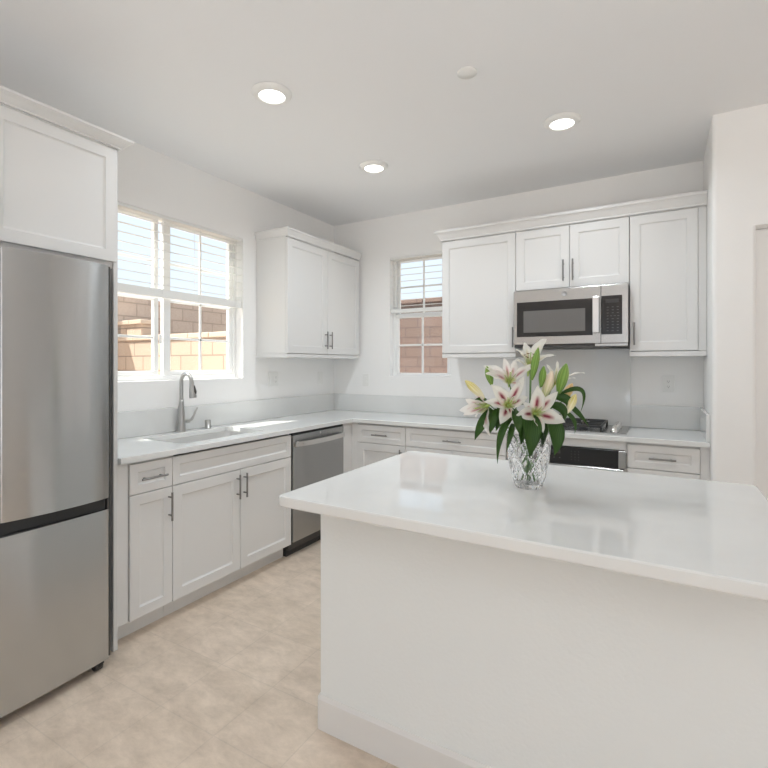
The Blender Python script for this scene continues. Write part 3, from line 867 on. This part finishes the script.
t1 = back_upper(1.303, 1.8915, UZ0, 'single-door white wall cabinet left of the microwave', [(1.305, 1.8895, ('v', 0.572, 0.112))])
t2 = back_upper(1.892, 2.6415, 1.902, 'short two-door white wall cabinet above the microwave', [(1.894, 2.266, ('v', 0.335, 0.118)), (2.270, 2.640, ('v', 0.022, 0.118))], rail=False)
t3 = back_upper(2.642, 3.024, UZ0, 'single-door white wall cabinet right of the microwave', [(2.6445, 3.022, ('v', 0.028, 0.112))], filler=3.069)
crown([(1.303, -0.001, -1, 0), (1.303, -0.33, -1, -1), (1.8915, -0.33, 0, -1)], UZ1, t1)
crown([(1.892, -0.33, 0, -1), (2.6415, -0.33, 0, -1)], UZ1, t2)
crown([(2.642, -0.33, 0, -1), (3.069, -0.33, 0, -1)], UZ1, t3)
link('filler_strip', MB().box(3.0235, KY - 0.012, UZ0 - 0.003, 3.068, KY, UZ1, 0.001), M['cab'], t3)

# ---------------------------------------------------------------- microwave
t = thing('microwave', (2.267, -0.2, 1.48), 'stainless over-the-range microwave with dark glass door', 'microwave')
mx0, mx1, mz0, mz1 = 1.8955, 2.6385, 1.482, 1.890
link('body', MB().box(mx0, -0.372, mz0 + 0.018, mx1, -0.004, mz1, 0.002), M['charcoal'], t)
d = link('door', MB().box(mx0, -0.402, mz0 + 0.02, 2.4755, -0.3725, mz1 - 0.001, 0.003, 2), M['steel_h'], t)
gl = link('door_glass', MB().box(1.920, -0.405, 1.558, 2.426, -0.4021, 1.806, 0.002), M['black'], d)
m_ = mat('microwave_inner_screen', (0.15, 0.145, 0.14), 0.08)
link('inner_screen', MB().box(1.968, -0.4058, 1.588, 2.380, -0.4051, 1.742, 0.001), m_, d)
hb = MB(); hb.box(2.428, -0.437, 1.572, 2.468, -0.424, 1.812, 0.004, 2)
for zz in (1.60, 1.785): hb.box(2.438, -0.425, zz - 0.01, 2.458, -0.402, zz + 0.01, 0.002)
link('handle', hb, M['steel_bar'], d)
bd = MB(); bd.lathe((2.245, -0.4022, 1.848), [(0.018, 0), (0.018, -0.0012), (0.0155, -0.0016), (0.0155, -0.0008), (0.001, -0.0008)], 28, 'y')
# a pair of script loops like the round maker's emblem
for s_ in (-1, 1):
    bd.tube([(2.245 + s_ * 0.006 + 0.0045 * math.cos(a), -0.4036, 1.848 + 0.007 * math.sin(a) * (1 if s_ < 0 else 0.9)) for a in [2 * PI * k / 14 * 0.85 + 0.5 for k in range(15)]], 0.0009, 6)
link('badge', bd, M['badge'], d)
pn = link('control_frame', MB().box(2.4775, -0.402, mz0 + 0.02, mx1, -0.3725, mz1 - 0.001, 0.003, 2), M['steel_h'], t)
link('keypad', MB().box(2.480, -0.4045, 1.560, 2.604, -0.4021, 1.816, 0.002), M['black'], pn)
for j in range(9):
    n_ = 4 if j == 5 else 3
    for i in range(n_):
        xx = 2.512 + i * (0.030 if n_ == 3 else 0.021)
        link('key', MB().box(xx, -0.4052, 1.582 + j * 0.0195, xx + 0.012, -0.4046, 1.5855 + j * 0.0195, 0), M['grey_print'], pn)
link('display', MB().box(2.505, -0.4052, 1.768, 2.585, -0.4046, 1.792, 0), M['blackm'], pn)
v = MB(); v.box(mx0 + 0.004, -0.395, mz0, mx1 - 0.004, -0.02, mz0 + 0.0175, 0.002)
link('underside_vent', v, M['charcoal'], t)
link('vent_lip', MB().box(2.44, -0.4, mz0 + 0.001, mx1 - 0.002, -0.3955, mz0 + 0.0185, 0.001), M['steel_h'], t)

# ---------------------------------------------------------------- cooktop
t = thing('gas_cooktop', (2.25, -0.28, CT), 'stainless gas cooktop with black cast-iron grates', 'cooktop')
link('base_plate', MB().box(1.905, -0.505, CT + 0.0005, 2.634, -0.06, CT + 0.009, 0.003, 2), M['steel_h'], t)
for gx0, gx1 in ((1.925, 2.205), (2.210, 2.490)):
    gm = MB(); zt = CT + 0.048; y0_, y1_ = -0.485, -0.08; bw = 0.006
    for yy in (y0_, y1_, (y0_ + y1_) / 2): gm.box(gx0, yy - bw, zt - 0.014, gx1, yy + bw, zt, 0.002)
    for xx in (gx0 + bw, gx1 - bw): gm.box(xx - bw, y0_, zt - 0.014, xx + bw, y1_, zt, 0.002)
    xc = (gx0 + gx1) / 2
    for yc in (y0_ + 0.10, y1_ - 0.10):
        for dx, dy in ((1, 0), (-1, 0), (0, 1), (0, -1)):
            a0, a1 = 0.028, (0.13 if dx else 0.095)
            gm.box(xc + dx * a0 - (bw if dy else 0), yc + dy * a0 - (bw if dx else 0), zt - 0.012, xc + dx * a1 + (bw if dy else 0), yc + dy * a1 + (bw if dx else 0), zt + 0.002, 0.002)
    for xx in (gx0 + bw, gx1 - bw):
        for yy in (y0_ + 0.01, y1_ - 0.01): gm.cyl((xx, yy, CT + 0.009), (xx, yy, zt - 0.01), 0.007, 10)
    link('grate', gm, M['iron'], t)
    for yc in (y0_ + 0.10, y1_ - 0.10):
        bu = MB(); bu.lathe((xc, yc, CT + 0.0092), [(0.05, 0), (0.048, 0.006), (0.036, 0.010), (0.036, 0.018), (0.030, 0.022), (0.001, 0.023)], 28)
        link('burner', bu, M['blackm'], t)
for yy in (-0.44, -0.36, -0.28, -0.20, -0.12):
    kn = MB(); kn.lathe((2.562, yy, CT + 0.0092), [(0.025, 0), (0.025, 0.005), (0.021, 0.007), (0.019, 0.028), (0.016, 0.031), (0.001, 0.031)], 24)
    kn.box(2.558, yy - 0.017, CT + 0.036, 2.566, yy + 0.017, CT + 0.044, 0.002)
    link('knob', kn, M['chrome'], t)

# ---------------------------------------------------------------- fridge surround
t = thing('fridge_cabinet', (0.3, -3.04, 0), 'white two-door cabinet with tall side panels framing the refrigerator', 'cabinet', 'wall cabinets')
fy0, fy1 = -3.52, -2.5495
link('body', MB().box(0.001, fy0, 1.812, 0.579, fy1 - 0.022, 2.385, 0.001), M['cab'], t)
door(t, (0.58, -3.066, 1.843), Y, X, 0.505, 0.531, 'door', ('v', 0.018, 0.120), fr=0.052)
door(t, (0.58, fy0 + 0.002, 1.843), Y, X, 0.449, 0.531, 'door', ('v', 0.425, 0.120), fr=0.052)
crown([(0.60, fy0 - 0.02, 1, 0), (0.60, fy1, 1, 0.6), (0.001, fy1, 0, 0.6)], 2.3785, t, proj=0.062, top=0.040)
link('side_panel', MB().box(0.001, -2.5705, 0, 0.588, -2.5485, 2.378, 0.002), M['cab'], t)
link('side_panel', MB().box(0.001, -3.545, 0, 0.588, -3.523, 2.378, 0.002), M['cab'], t)

t = thing('refrigerator', (0.35, -3.06, 0), 'tall stainless steel refrigerator with freezer drawer', 'refrigerator')
ry1, ry0 = -2.648, -3.472
link('body', MB().box(0.03, ry0 + 0.006, 0.045, 0.628, ry1 - 0.006, 1.785, 0.004), M['charcoal'], t)


def bowed(y0, y1, z0, z1, xb, xf, bow=0.018, r=0.007):
    """a door slab whose front is gently bowed and whose side edges are rounded"""
    mb = MB(); yc, hw = (y0 + y1) / 2, (y1 - y0) / 2; prof = []
    for k in range(25):
        s_ = -1 + 2 * k / 24; prof.append((xf + bow * (1 - s_ * s_) - bow, yc + s_ * (hw - r)))
    left = [(xf - bow - r + r * math.sin(a) + 0.0, y0 + r - r * math.cos(a)) for a in [PI / 2 * k / 5 for k in range(5)]]
    right = [(xf - bow - r + r * math.cos(a), y1 - r + r * math.sin(a)) for a in [PI / 2 * k / 5 for k in range(1, 6)]]
    pts = [(xb, y0)] + left + prof + right + [(xb, y1)]
    lo = [mb.bm.verts.new((x, y, z0)) for x, y in pts]; hi = [mb.bm.verts.new((x, y, z1)) for x, y in pts]
    n = len(pts)
    for f in (mb.bm.faces.new(lo[::-1]), mb.bm.faces.new(hi)):
        for e in f.edges: e.smooth = False
    for i in range(n):
        f = mb.bm.faces.new((lo[i], lo[(i + 1) % n], hi[(i + 1) % n], hi[i])); f.smooth = 0 < i < n - 2
    return mb


link('upper_door', bowed(-3.058, ry1, 0.763, 1.803, 0.632, 0.705), M['steel_v'], t)
link('upper_door', bowed(ry0, -3.063, 0.763, 1.803, 0.632, 0.705), M['steel_v'], t)
link('freezer_drawer', bowed(ry0, ry1, 0.045, 0.713, 0.632, 0.705), M['steel_v'], t)
link('handle_recess', MB().box(0.6285, ry0 + 0.01, 0.7135, 0.674, ry1 - 0.010, 0.7625, 0.002), M['blackm'], t)
link('side_gasket', MB().box(0.629, ry1 - 0.004, 0.05, 0.680, ry1 + 0.010, 1.80, 0.002), M['charcoal'], t)
for yy in (ry1 - 0.035, ry0 + 0.035):
    k = MB(); k.lathe((0.655, yy - 0.018, 0.021), [(0.001, 0), (0.018, 0.001), (0.021, 0.004), (0.021, 0.032), (0.018, 0.035), (0.001, 0.036)], 20, 'y')
    k.box(0.632, yy - 0.022, 0.024, 0.672, yy + 0.022, 0.0445, 0.002)
    link('front_foot', k, M['blackm'], t)

# ---------------------------------------------------------------- island
t = thing('island', (2.42, -2.1, 0), 'white painted kitchen island with polished quartz top', 'kitchen island')
bx0, bx1, by0, by1 = 1.721, 3.10, -2.457, -1.715
IB = 0.878
body = MB(); body.prism([(x, y) for x, y, z in rrect(bx0, by0, bx1, by1, 0.010, 0, 5)], 0, IB - 0.001)
link('base', body, M['island'], t)
bb = MB(); th = 0.011
bb.ring([[(p[0], p[1], z) for p in rrect(bx0 - o_, by0 - o_, bx1 + o_, by1 + o_, 0.010 + o_, 0, 5)] for o_, z in ((-0.002, 0.0), (th, 0.0), (th, 0.112), (th - 0.004, 0.120), (0.003, 0.126), (-0.002, 0.126))], False, False)
link('baseboard', bb, M['cab'], t)
top = MB(); cr = 0.022
P2 = [(x, y) for x, y, z in rrect(1.698, -2.666, 3.135, -1.667, cr, 0, 6)]
rows = []
for ins, z in ((0.004, IB), (0.001, IB + 0.003), (0, IB + 0.006), (0, CT - 0.005), (0.0015, CT - 0.0015), (0.005, CT)):
    rows.append([(x, y, z) for x, y, _ in rrect(1.698 + ins, -2.666 + ins, 3.135 - ins, -1.667 - ins, cr - ins * 0.5, z, 6)])
top.ring(rows, True, False)
link('worktop', top, M['quartz'], t)


# ---------------------------------------------------------------- outlets, switches, ceiling fittings
def wall_plate(name, c, axis, w, label, kind, gangs=1):
    """axis 'x': on the left wall; 'y': on the back wall"""
    t = thing(name, c, label, 'outlet' if kind == 'outlet' else 'switch')
    cx, cy, cz = c
    def bx(mb, u0, u1, d0, d1, z0, z1, r=0.001):
        if axis == 'x': mb.box(cx + d0, cy + u0, cz + z0, cx + d1, cy + u1, cz + z1, r)
        else: mb.box(cx + u0, cy - d0, cz + z0, cx + u1, cy - d1, cz + z1, r)
    p = MB(); bx(p, -w / 2, w / 2, 0.0005, 0.006, -0.058, 0.058, 0.002); link('plate', p, M['plastic'], t)
    for g_ in range(gangs):
        u = (g_ - (gangs - 1) / 2) * 0.046
        f = MB(); bx(f, u - 0.0165, u + 0.0165, 0.006, 0.0085, -0.033, 0.033, 0.001)
        fo = link('rocker' if kind == 'switch' or (gangs > 1 and g_ == 0) else 'socket', f, M['plastic'], t)
        if fo.name.startswith('socket'):
            for zz in (-0.021, 0.014):
                for a_, b_, c_, d_ in ((-0.007, -0.005, 0, 0.008), (0.005, 0.007, 0, 0.008), (-0.002, 0.002, -0.007, -0.003)):
                    s_ = MB(); bx(s_, u + a_, u + b_, 0.0084, 0.0088, zz + c_, zz + d_, 0); link('slot', s_, M['slot'], fo)
    return t


wall_plate('wall_outlet', (0, -0.866, 1.238), 'x', 0.118, 'white double-gang outlet plate right of the sink window', 'outlet', 2)
wall_plate('wall_switch', (0, -0.226, 1.236), 'x', 0.072, 'white single switch plate under the two-door wall cabinet', 'switch')
wall_plate('wall_switch', (0.376, 0, 1.216), 'y', 0.072, 'white single switch plate left of the narrow window', 'switch')
wall_plate('wall_outlet', (2.866, 0, 1.226), 'y', 0.074, 'white outlet plate right of the cooktop', 'outlet')


def downlight(x, y, label, watts):
    t = thing('recessed_light', (x, y, H), label, 'ceiling light', 'recessed ceiling lights')
    link('trim_ring', MB().lathe((x, y, H - 0.001), [(0.100, 0), (0.100, -0.004), (0.088, -0.016), (0.072, -0.022), (0.066, -0.020), (0.064, -0.012), (0.064, 0)], 40), M['plastic'], t)
    link('lens', MB().lathe((x, y, H - 0.0165), [(0.0635, 0.004), (0.0635, 0.0), (0.001, -0.001)], 32), M['lamp'], t)
    l = bpy.data.lights.new('downlight_glow', 'AREA'); l.shape = 'DISK'; l.size = 0.12; l.energy = watts; l.spread = math.radians(150); l.color = (0.87, 0.945, 1.0)
    o = bpy.data.objects.new('downlight_glow', l); COL.objects.link(o); o.parent = t; o.location = (0, 0, -0.024)


LW = 5.8
downlight(1.115, -2.066, 'lit round recessed ceiling light nearest the refrigerator', LW)
downlight(1.097, -1.038, 'lit round recessed ceiling light nearest the corner wall cabinet', LW)
downlight(2.339, -1.031, 'lit round recessed ceiling light in front of the microwave', LW)
for xx, yy, nm in ((1.2, -4.6, 'behind the camera on the left'), (3.4, -4.6, 'behind the camera in the middle'), (5.2, -4.4, 'in the room to the right of the island'), (1.2, -7.0, 'at the rear left of the open room'), (3.4, -7.0, 'at the rear middle of the open room'), (5.4, -6.4, 'at the rear right of the open room')):
    downlight(xx, yy, 'lit round recessed ceiling light ' + nm, 2)
o = link('ceiling_cover_plate', MB().lathe((2.035, -1.736, H - 0.001), [(0.046, 0), (0.046, -0.006), (0.043, -0.009), (0.001, -0.0095)], 32), M['plastic'], base=(2.035, -1.736, H))
tag(o, 'small round white cover plate on the ceiling', 'ceiling fitting')

# ---------------------------------------------------------------- crystal vase
VX, VY = 2.4104, -2.1130
t = thing('vase', (VX, VY, CT), 'cut crystal vase holding lilies on the island', 'vase')
mb = MB(); nA, nZ = 96, 44; HV = 0.200


def vr(s_):
    if s_ < 0.08: return 0.046 + 0.007 * (s_ / 0.08)
    return 0.053 + 0.025 * math.sin(min(1, (s_ - 0.08) / 0.78) * PI / 2) ** 0.9 - 0.002 * max(0, (s_ - 0.86) / 0.14)


outer = []
for j in range(nZ + 1):
    s_ = j / nZ; L = []
    for i in range(nA):
        a = 2 * PI * i / nA; r0 = vr(s_)
        u, v = a * 9 / (2 * PI), s_ * 2.2
        d1, d2 = abs(((u + v) % 1) - 0.5), abs(((u - v) % 1) - 0.5)
        band = min(1, max(0, (s_ - 0.10) / 0.05)) * min(1, max(0, (0.86 - s_) / 0.04))
        gr = max(0, 1 - d1 / 0.16) + max(0, 1 - d2 / 0.16)
        low = (1 - min(1, max(0, (s_ - 0.06) / 0.06))) * 0.5 * (1 + math.cos(a * 24))
        rr_ = r0 - 0.0042 * band * min(1.2, gr) - 0.002 * low
        L.append((VX + rr_ * math.cos(a), VY + rr_ * math.sin(a), CT + 0.0005 + HV * s_))
    outer.append(L)
inner = []
for j in range(15):
    s_ = 1 - j / 14 * 0.91; rr_ = vr(s_) - 0.0075
    inner.append([(VX + rr_ * math.cos(2 * PI * i / nA), VY + rr_ * math.sin(2 * PI * i / nA), CT + HV * s_) for i in range(nA)])
mb.ring(outer + inner, True, False)
link('glass_body', mb, M['crystal'], t)

# ---------------------------------------------------------------- lilies (local frame: r to the camera's right, u up from the worktop, t towards the camera; centimetres)
ya = math.radians(30.11)
RD = Vector((math.cos(ya), math.sin(ya), 0)); TD = Vector((math.sin(ya), -math.cos(ya), 0))


def P3(p):
    r_, u_, t_ = p
    return Vector((VX, VY, CT)) + (RD * r_ + Z * u_ + TD * t_) / 100


def D3(p): return (RD * p[0] + Z * p[1] + TD * p[2]).normalized()


def bez(a, b, c, s_): return a * (1 - s_) ** 2 + b * 2 * s_ * (1 - s_) + c * s_ * s_


def sheet(name, rows, m, parent, thick=0.0008):
    """a thin curved blade from rows of points; UV u across, v along"""
    bm = bmesh.new(); uvl = bm.loops.layers.uv.new('UVMap')
    nr, nc = len(rows), len(rows[0]); V = []
    cen = []
    for i, row in enumerate(rows): V.append([bm.verts.new(p) for p in row])
    for i in range(nr - 1):
        for j in range(nc - 1):
            f = bm.faces.new((V[i][j], V[i][j + 1], V[i + 1][j + 1], V[i + 1][j])); f.smooth = True
            for lp, (a, b) in zip(f.loops, ((i, j), (i, j + 1), (i + 1, j + 1), (i + 1, j))): lp[uvl].uv = (b / (nc - 1), a / (nr - 1))
    # give the blade real thickness
    bmesh.ops.solidify(bm, geom=bm.faces[:], thickness=thick)
    me = bpy.data.meshes.new(name); off = world_loc(parent)
    bmesh.ops.translate(bm, verts=bm.verts, vec=-off); bm.to_mesh(me); bm.free()
    me.materials.append(m)
    o = bpy.data.objects.new(name, me); COL.objects.link(o); o.parent = parent
    return o


def petal(parent, c, tip, axis, width, m, lift=0.35, wob=0.0):
    c, tip = Vector(c), Vector(tip); L = (tip - c).length
    ctrl = c + (tip - c) * 0.42 + axis * L * lift
    rows = []; NR, NC = 16, 9
    for i in range(NR + 1):
        s_ = i / NR; p = bez(c, ctrl, tip, s_)
        d = (bez(c, ctrl, tip, min(1, s_ + 0.02)) - bez(c, ctrl, tip, max(0, s_ - 0.02))).normalized()
        side = d.cross(axis)
        if side.length < 1e-3: side = d.orthogonal()
        side.normalize(); nn = side.cross(d).normalized()
        w = width * math.sin(PI * (0.10 + 0.90 * s_) ** 0.95) ** 0.85 * (1 - 0.18 * s_)
        w = max(w, 0.0006); row = []
        for j in range(NC):
            q = -1 + 2 * j / (NC - 1)
            rip = wob * math.sin(s_ * 17 + q * 2 + wob * 900) * abs(q) ** 2
            row.append(p + side * q * w + nn * (w * 0.30 * q * q * (1 - 0.5 * s_) + rip - w * 0.10 * max(0, 1 - abs(q) * 5)))
        rows.append(row)
    return sheet('petal', rows, m, parent)


def bloom(stem, c, axis, tips, m, width=0.021, lift=0.35, stam=True):
    c = P3(c); axis = D3(axis)
    b = MB(); b.tube([c - axis * 0.030, c - axis * 0.012, c + axis * 0.004, c + axis * 0.010], [0.003, 0.005, 0.0065, 0.003], 12)
    o = link('bloom', b, M['pistil'], stem)
    tv = [P3(q) for q in tips]
    order = list(range(6))
    for k in order:
        petal(o, c - axis * 0.004 + (tv[k] - c).normalized() * 0.004, tv[k], axis, width * (1.12 if k % 2 == 0 else 0.86) * min(1.1, (tv[k] - c).length / 0.085), m, lift * (1.0 if k % 2 else 1.12), 0.0016 + 0.0002 * k)
    if stam:
        e1 = axis.orthogonal().normalized(); e2 = axis.cross(e1)
        for k in range(6):
            a = 2 * PI * k / 6 + 0.4; rd = e1 * math.cos(a) + e2 * math.sin(a)
            p0, p1, p2 = c + rd * 0.004, c + axis * 0.030 + rd * 0.008, c + axis * 0.052 + rd * 0.020
            sb = MB(); sb.tube([bez(p0, p1, p2, i / 6) for i in range(7)], 0.0009, 6)
            so = link('stamen', sb, M['pistil'], o)
        pb = MB(); pb.tube([c, c + axis * 0.03, c + axis * 0.060, c + axis * 0.064], [0.0016, 0.0014, 0.0016, 0.0026], 8)
        link('pistil', pb, M['pistil'], o)
    return o


def anthers(o, c, axis):
    c = P3(c); axis = D3(axis); e1 = axis.orthogonal().normalized(); e2 = axis.cross(e1)
    for k in range(6):
        a = 2 * PI * k / 6 + 0.4; rd = e1 * math.cos(a) + e2 * math.sin(a); tg = e2 * math.cos(a) - e1 * math.sin(a)
        p = c + axis * 0.052 + rd * 0.020
        link('anther', MB().tube([p - tg * 0.006, p, p + tg * 0.006], [0.0008, 0.0018, 0.0008], 8), M['anther'], o)


def bud(stem, a, b, hw, m):
    a, b = P3(a), P3(b); d = (b - a).normalized(); L = (b - a).length
    bm = bmesh.new(); uvl = bm.loops.layers.uv.new('UVMap'); e1 = d.orthogonal().normalized(); e2 = d.cross(e1); rows = []; NR, NA = 14, 18
    for i in range(NR + 1):
        s_ = i / NR; r_ = hw / 100 * max(0.03, math.sin(PI * (0.10 + 0.88 * s_)) ** 0.75 * (0.72 + 0.4 * s_ if s_ < 0.7 else 1.0))
        rows.append([bm.verts.new(a + d * L * s_ + (e1 * math.cos(2 * PI * k / NA) + e2 * math.sin(2 * PI * k / NA)) * r_ * (0.90 + 0.10 * math.cos(3 * 2 * PI * k / NA))) for k in range(NA)])
    for i in range(NR):
        for k in range(NA):
            f = bm.faces.new((rows[i][k], rows[i][(k + 1) % NA], rows[i + 1][(k + 1) % NA], rows[i + 1][k])); f.smooth = True
            for lp, (q, w_) in zip(f.loops, ((k, i), (k + 1, i), (k + 1, i + 1), (k, i + 1))): lp[uvl].uv = (q / NA, w_ / NR)
    bm.faces.new(rows[0][::-1]); bm.faces.new(rows[-1])
    off = world_loc(stem); bmesh.ops.translate(bm, verts=bm.verts, vec=-off)
    me = bpy.data.meshes.new('bud'); bm.to_mesh(me); bm.free(); me.materials.append(m)
    o = bpy.data.objects.new('bud', me); COL.objects.link(o); o.parent = stem
    return o


def leaf(stem, a, b, c, hw, face=(0.1, 0.35, 1)):
    a, b, c = P3(a), P3(b) + TD * 0.015, P3(c); ax = D3(face); rows = []; ctrl = b * 2 - (a + c) * 0.5
    for i in range(15):
        s_ = i / 14; p = bez(a, ctrl, c, s_)
        d = (bez(a, ctrl, c, min(1, s_ + 0.02)) - bez(a, ctrl, c, max(0, s_ - 0.02))).normalized()
        side = d.cross(ax).normalized(); nn = side.cross(d).normalized()
        w = hw / 100 * max(0.04, math.sin(PI * (0.08 + 0.92 * s_) ** 0.85)) if s_ < 1 else 0.0005
        rows.append([p + side * q * w + nn * w * (0.35 * abs(q)) for q in (-1, -0.66, -0.33, 0, 0.33, 0.66, 1)])
    return sheet('leaf', rows, M['leaf'], stem, 0.0006)


def lily(foot, top, label, side=0.0):
    """a cut stalk standing in the vase; foot (r,t) in cm on the vase floor"""
    base = P3((foot[0], 2.3, foot[1]))
    t = thing('lily_stem', base, label, 'flower', 'lilies in the vase')
    a, c = base, P3(top); mouth = P3((foot[0] * -0.2 + top[0] * 0.30, 19, foot[1] * -0.2 + top[2] * 0.30))
    ctrl = mouth * 2 - (a + c) * 0.5
    ctrl = mouth * 1.6 - (a + c) * 0.3
    link('stem', MB().tube([bez(a, ctrl, c, i / 16) for i in range(17)], [0.0034 - 0.0012 * i / 16 for i in range(17)], 10), M['stem'], t)
    return t


def twig(stem, a, b):
    a, b = P3(a), P3(b); m_ = (a + b) / 2 - Z * 0.008
    link('side_stalk', MB().tube([bez(a, m_, b, i / 8) for i in range(9)], 0.0017, 8), M['stem'], stem)


# front lily with the deep pink stripes
s = lily((-1.5, 1.5), (0.9, 26.4, 4.0), 'open striped pink and white lily facing forward above the vase rim')
bloom(s, (0.9, 27.0, 4.5), (0.0, 0.25, 1.0), [(1.4, 37.2, 6), (8.5, 35.0, 6), (10.6, 24.4, 7.5), (2.4, 20.8, 9), (-6.7, 26.9, 8), (-4.0, 31.4, 6)], M['petal_pink'], 0.0235, 0.30)
twig(s, (0.4, 22, 2.5), (5.0, 32.6, 2)); bud(s, (5.0, 32.6, 2.0), (7.9, 42.2, 2.0), 2.2, M['bud_pink'])
leaf(s, (-1.0, 27.5, 3), (-1.7, 21.1, 7.5), (-2.1, 12.1, 8), 3.4); leaf(s, (5.8, 27.1, 3), (7.2, 20.2, 6.5), (6.9, 12.7, 7), 2.9)
leaf(s, (4.6, 25.7, 1), (3.5, 21.3, 4), (2.8, 15.4, 5.5), 1.8)
# left of it
s = lily((2.0, 1.0), (-8.0, 29.0, 3), 'open pink-striped white lily left of the front bloom')
bloom(s, (-8.3, 29.8, 3.5), (-0.05, 0.35, 1.0), [(-14.5, 37.4, 4), (-2.6, 40.4, 3.5), (-1.9, 33.1, 5), (-17.5, 31.4, 6), (-12.2, 23.6, 7.5), (-8.3, 25.8, 7.5)], M['petal_pink'], 0.0225, 0.30)
twig(s, (-5.5, 24, 2), (-14.1, 37.4, 2.5)); bud(s, (-14.1, 37.2, 3), (-15.9, 44.0, 3), 1.6, M['bud_green'])
leaf(s, (-6.3, 28.7, 4), (-6.7, 24.8, 8), (-5.6, 20.1, 8.5), 1.8); leaf(s, (-7.2, 25.3, 4), (-11.9, 20.2, 6), (-13.0, 9.8, 7), 1.3); leaf(s, (-6.8, 23.5, 4), (-8.6, 20.2, 6), (-9.9, 13.7, 7), 1.1)
leaf(s, (-2.7, 25.8, 2), (-4.1, 21.4, 5), (-4.5, 16.3, 6), 1.8)
leaf(s, (-9.5, 27.5, 1), (-11.4, 25.0, 2), (-12.6, 20.6, 3), 1.7); leaf(s, (-4.5, 27.0, 2), (-3.2, 24.6, 3.5), (-3.6, 18.8, 4.5), 1.5)
leaf(s, (0.5, 25.5, 1), (1.4, 22.6, 3), (0.8, 17.2, 4), 1.6)
leaf(s, (-1.5, 30.5, 0), (-3.8, 31.0, 1), (-5.4, 28.6, 2), 1.3); leaf(s, (2.5, 27.0, 0), (4.4, 25.0, 2), (4.2, 19.6, 3.5), 1.5)
# upper left
s = lily((1.2, -1.8), (-7.1, 37.4, 0.5), 'blush lily opening upward at the upper left of the bouquet')
bloom(s, (-7.3, 38.1, 1), (-0.15, 0.55, 0.8), [(-17.0, 44.0, 3), (-9.2, 47.1, 1), (-4.5, 45.9, 0), (1.7, 44.7, 3), (-16.7, 41.3, 5), (-4.0, 37.0, 6)], M['petal_soft'], 0.019, 0.30)
leaf(s, (-3.5, 31.5, 1), (-6.5, 32.9, 2), (-8.7, 27.8, 2), 1.4)
# top
s = lily((-0.5, -0.4), (0.9, 42.8, -1), 'topmost white lily with rust-brown anthers')
b = bloom(s, (0.4, 43.0, -1), (0.0, 0.9, 0.4), [(6.6, 53.9, 0), (9.6, 47.8, 1), (-6.4, 45.4, 2), (-0.8, 52.8, -3), (-4.7, 50.0, 0), (1.0, 42.6, 5)], M['petal_white'], 0.020, 0.38)
anthers(b, (0.4, 43.0, -1), (0.0, 0.9, 0.4))
twig(s, (0.3, 30, 1), (-0.1, 39.3, 3.5)); bud(s, (-0.1, 39.0, 4), (2.3, 50.6, 4), 1.6, M['bud_green'])
twig(s, (0.3, 28, 1), (3.2, 36.7, 3.5)); bud(s, (3.2, 36.5, 4), (4.3, 44.0, 4), 1.5, M['bud_green'])
# far left
s = lily((2.4, 0.2), (-15.0, 29.2, 1.6), 'pale lily leaning out on the far left of the bouquet')
bloom(s, (-15.7, 29.6, 2), (-0.75, -0.1, 0.65), [(-25.8, 28.1, 3), (-24.7, 26.6, 5), (-23.6, 32.3, 3), (-20.3, 36.2, 1), (-15.6, 19.6, 7), (-20.5, 26.1, 6)], M['petal_soft'], 0.017, 0.28)
twig(s, (-10.5, 26.5, 1), (-16.8, 32.6, 1.5)); bud(s, (-16.6, 32.4, 2), (-23.5, 38.8, 2), 1.8, M['bud_yellow'])
leaf(s, (-14.0, 28.6, 3), (-18.1, 23.5, 3.5), (-20.3, 17.4, 3.5), 1.8); leaf(s, (-12.5, 28.6, 3), (-14.3, 24.3, 4), (-15.4, 19.6, 4.5), 1.5); leaf(s, (-9.3, 30.1, 2), (-11.2, 27.1, 3), (-9.3, 21.3, 4), 1.8)
leaf(s, (-15.5, 31.8, 1), (-19.0, 31.6, 1), (-20.6, 29.6, 1), 0.9)
# right
s = lily((-2.2, -1.2), (10.0, 34.2, 2.4), 'budding lily stalk on the right side with a large green bud')
bud(s, (10.0, 34.2, 2.6), (12.7, 44.9, 3), 2.3, M['bud_green'])
twig(s, (5.6, 26.5, 1), (12.7, 27.1, 2.5)); bud(s, (12.7, 27.1, 3), (16.1, 33.9, 3), 1.8, M['bud_yellow'])
twig(s, (6.5, 28.5, 0), (13.4, 31.2, -2)); bud(s, (13.4, 31.2, -2), (16.8, 37.6, -2), 1.8, M['bud_orange'])
leaf(s, (11.0, 33.6, 0), (18.6, 35.2, 0), (19.0, 27.2, 0), 0.9); leaf(s, (12.0, 32.1, 0), (17.1, 27.2, 0), (22.0, 22.0, 0), 1.1)
leaf(s, (8.4, 32.9, 1), (13.0, 31.4, 1.5), (13.0, 27.3, 2), 1.8); leaf(s, (11.5, 28.1, 1), (15.3, 24.7, 1), (16.4, 19.5, 1), 0.9); leaf(s, (6.8, 30.0, 2), (10.5, 28.5, 3), (11.6, 24.1, 3.5), 1.8)
# back right
s = lily((-1.0, 2.2), (10.4, 35.8, -5.6), 'white lily at the back right of the bouquet')
bloom(s, (11.0, 36.7, -6), (0.5, 0.75, -0.2), [(8.7, 44.7, -7), (12.9, 46.1, -7), (23.8, 41.2, -8), (19.1, 39.4, -5), (6.5, 41.7, -5), (16.4, 44.0, -9)], M['petal_white'], 0.015, 0.30)
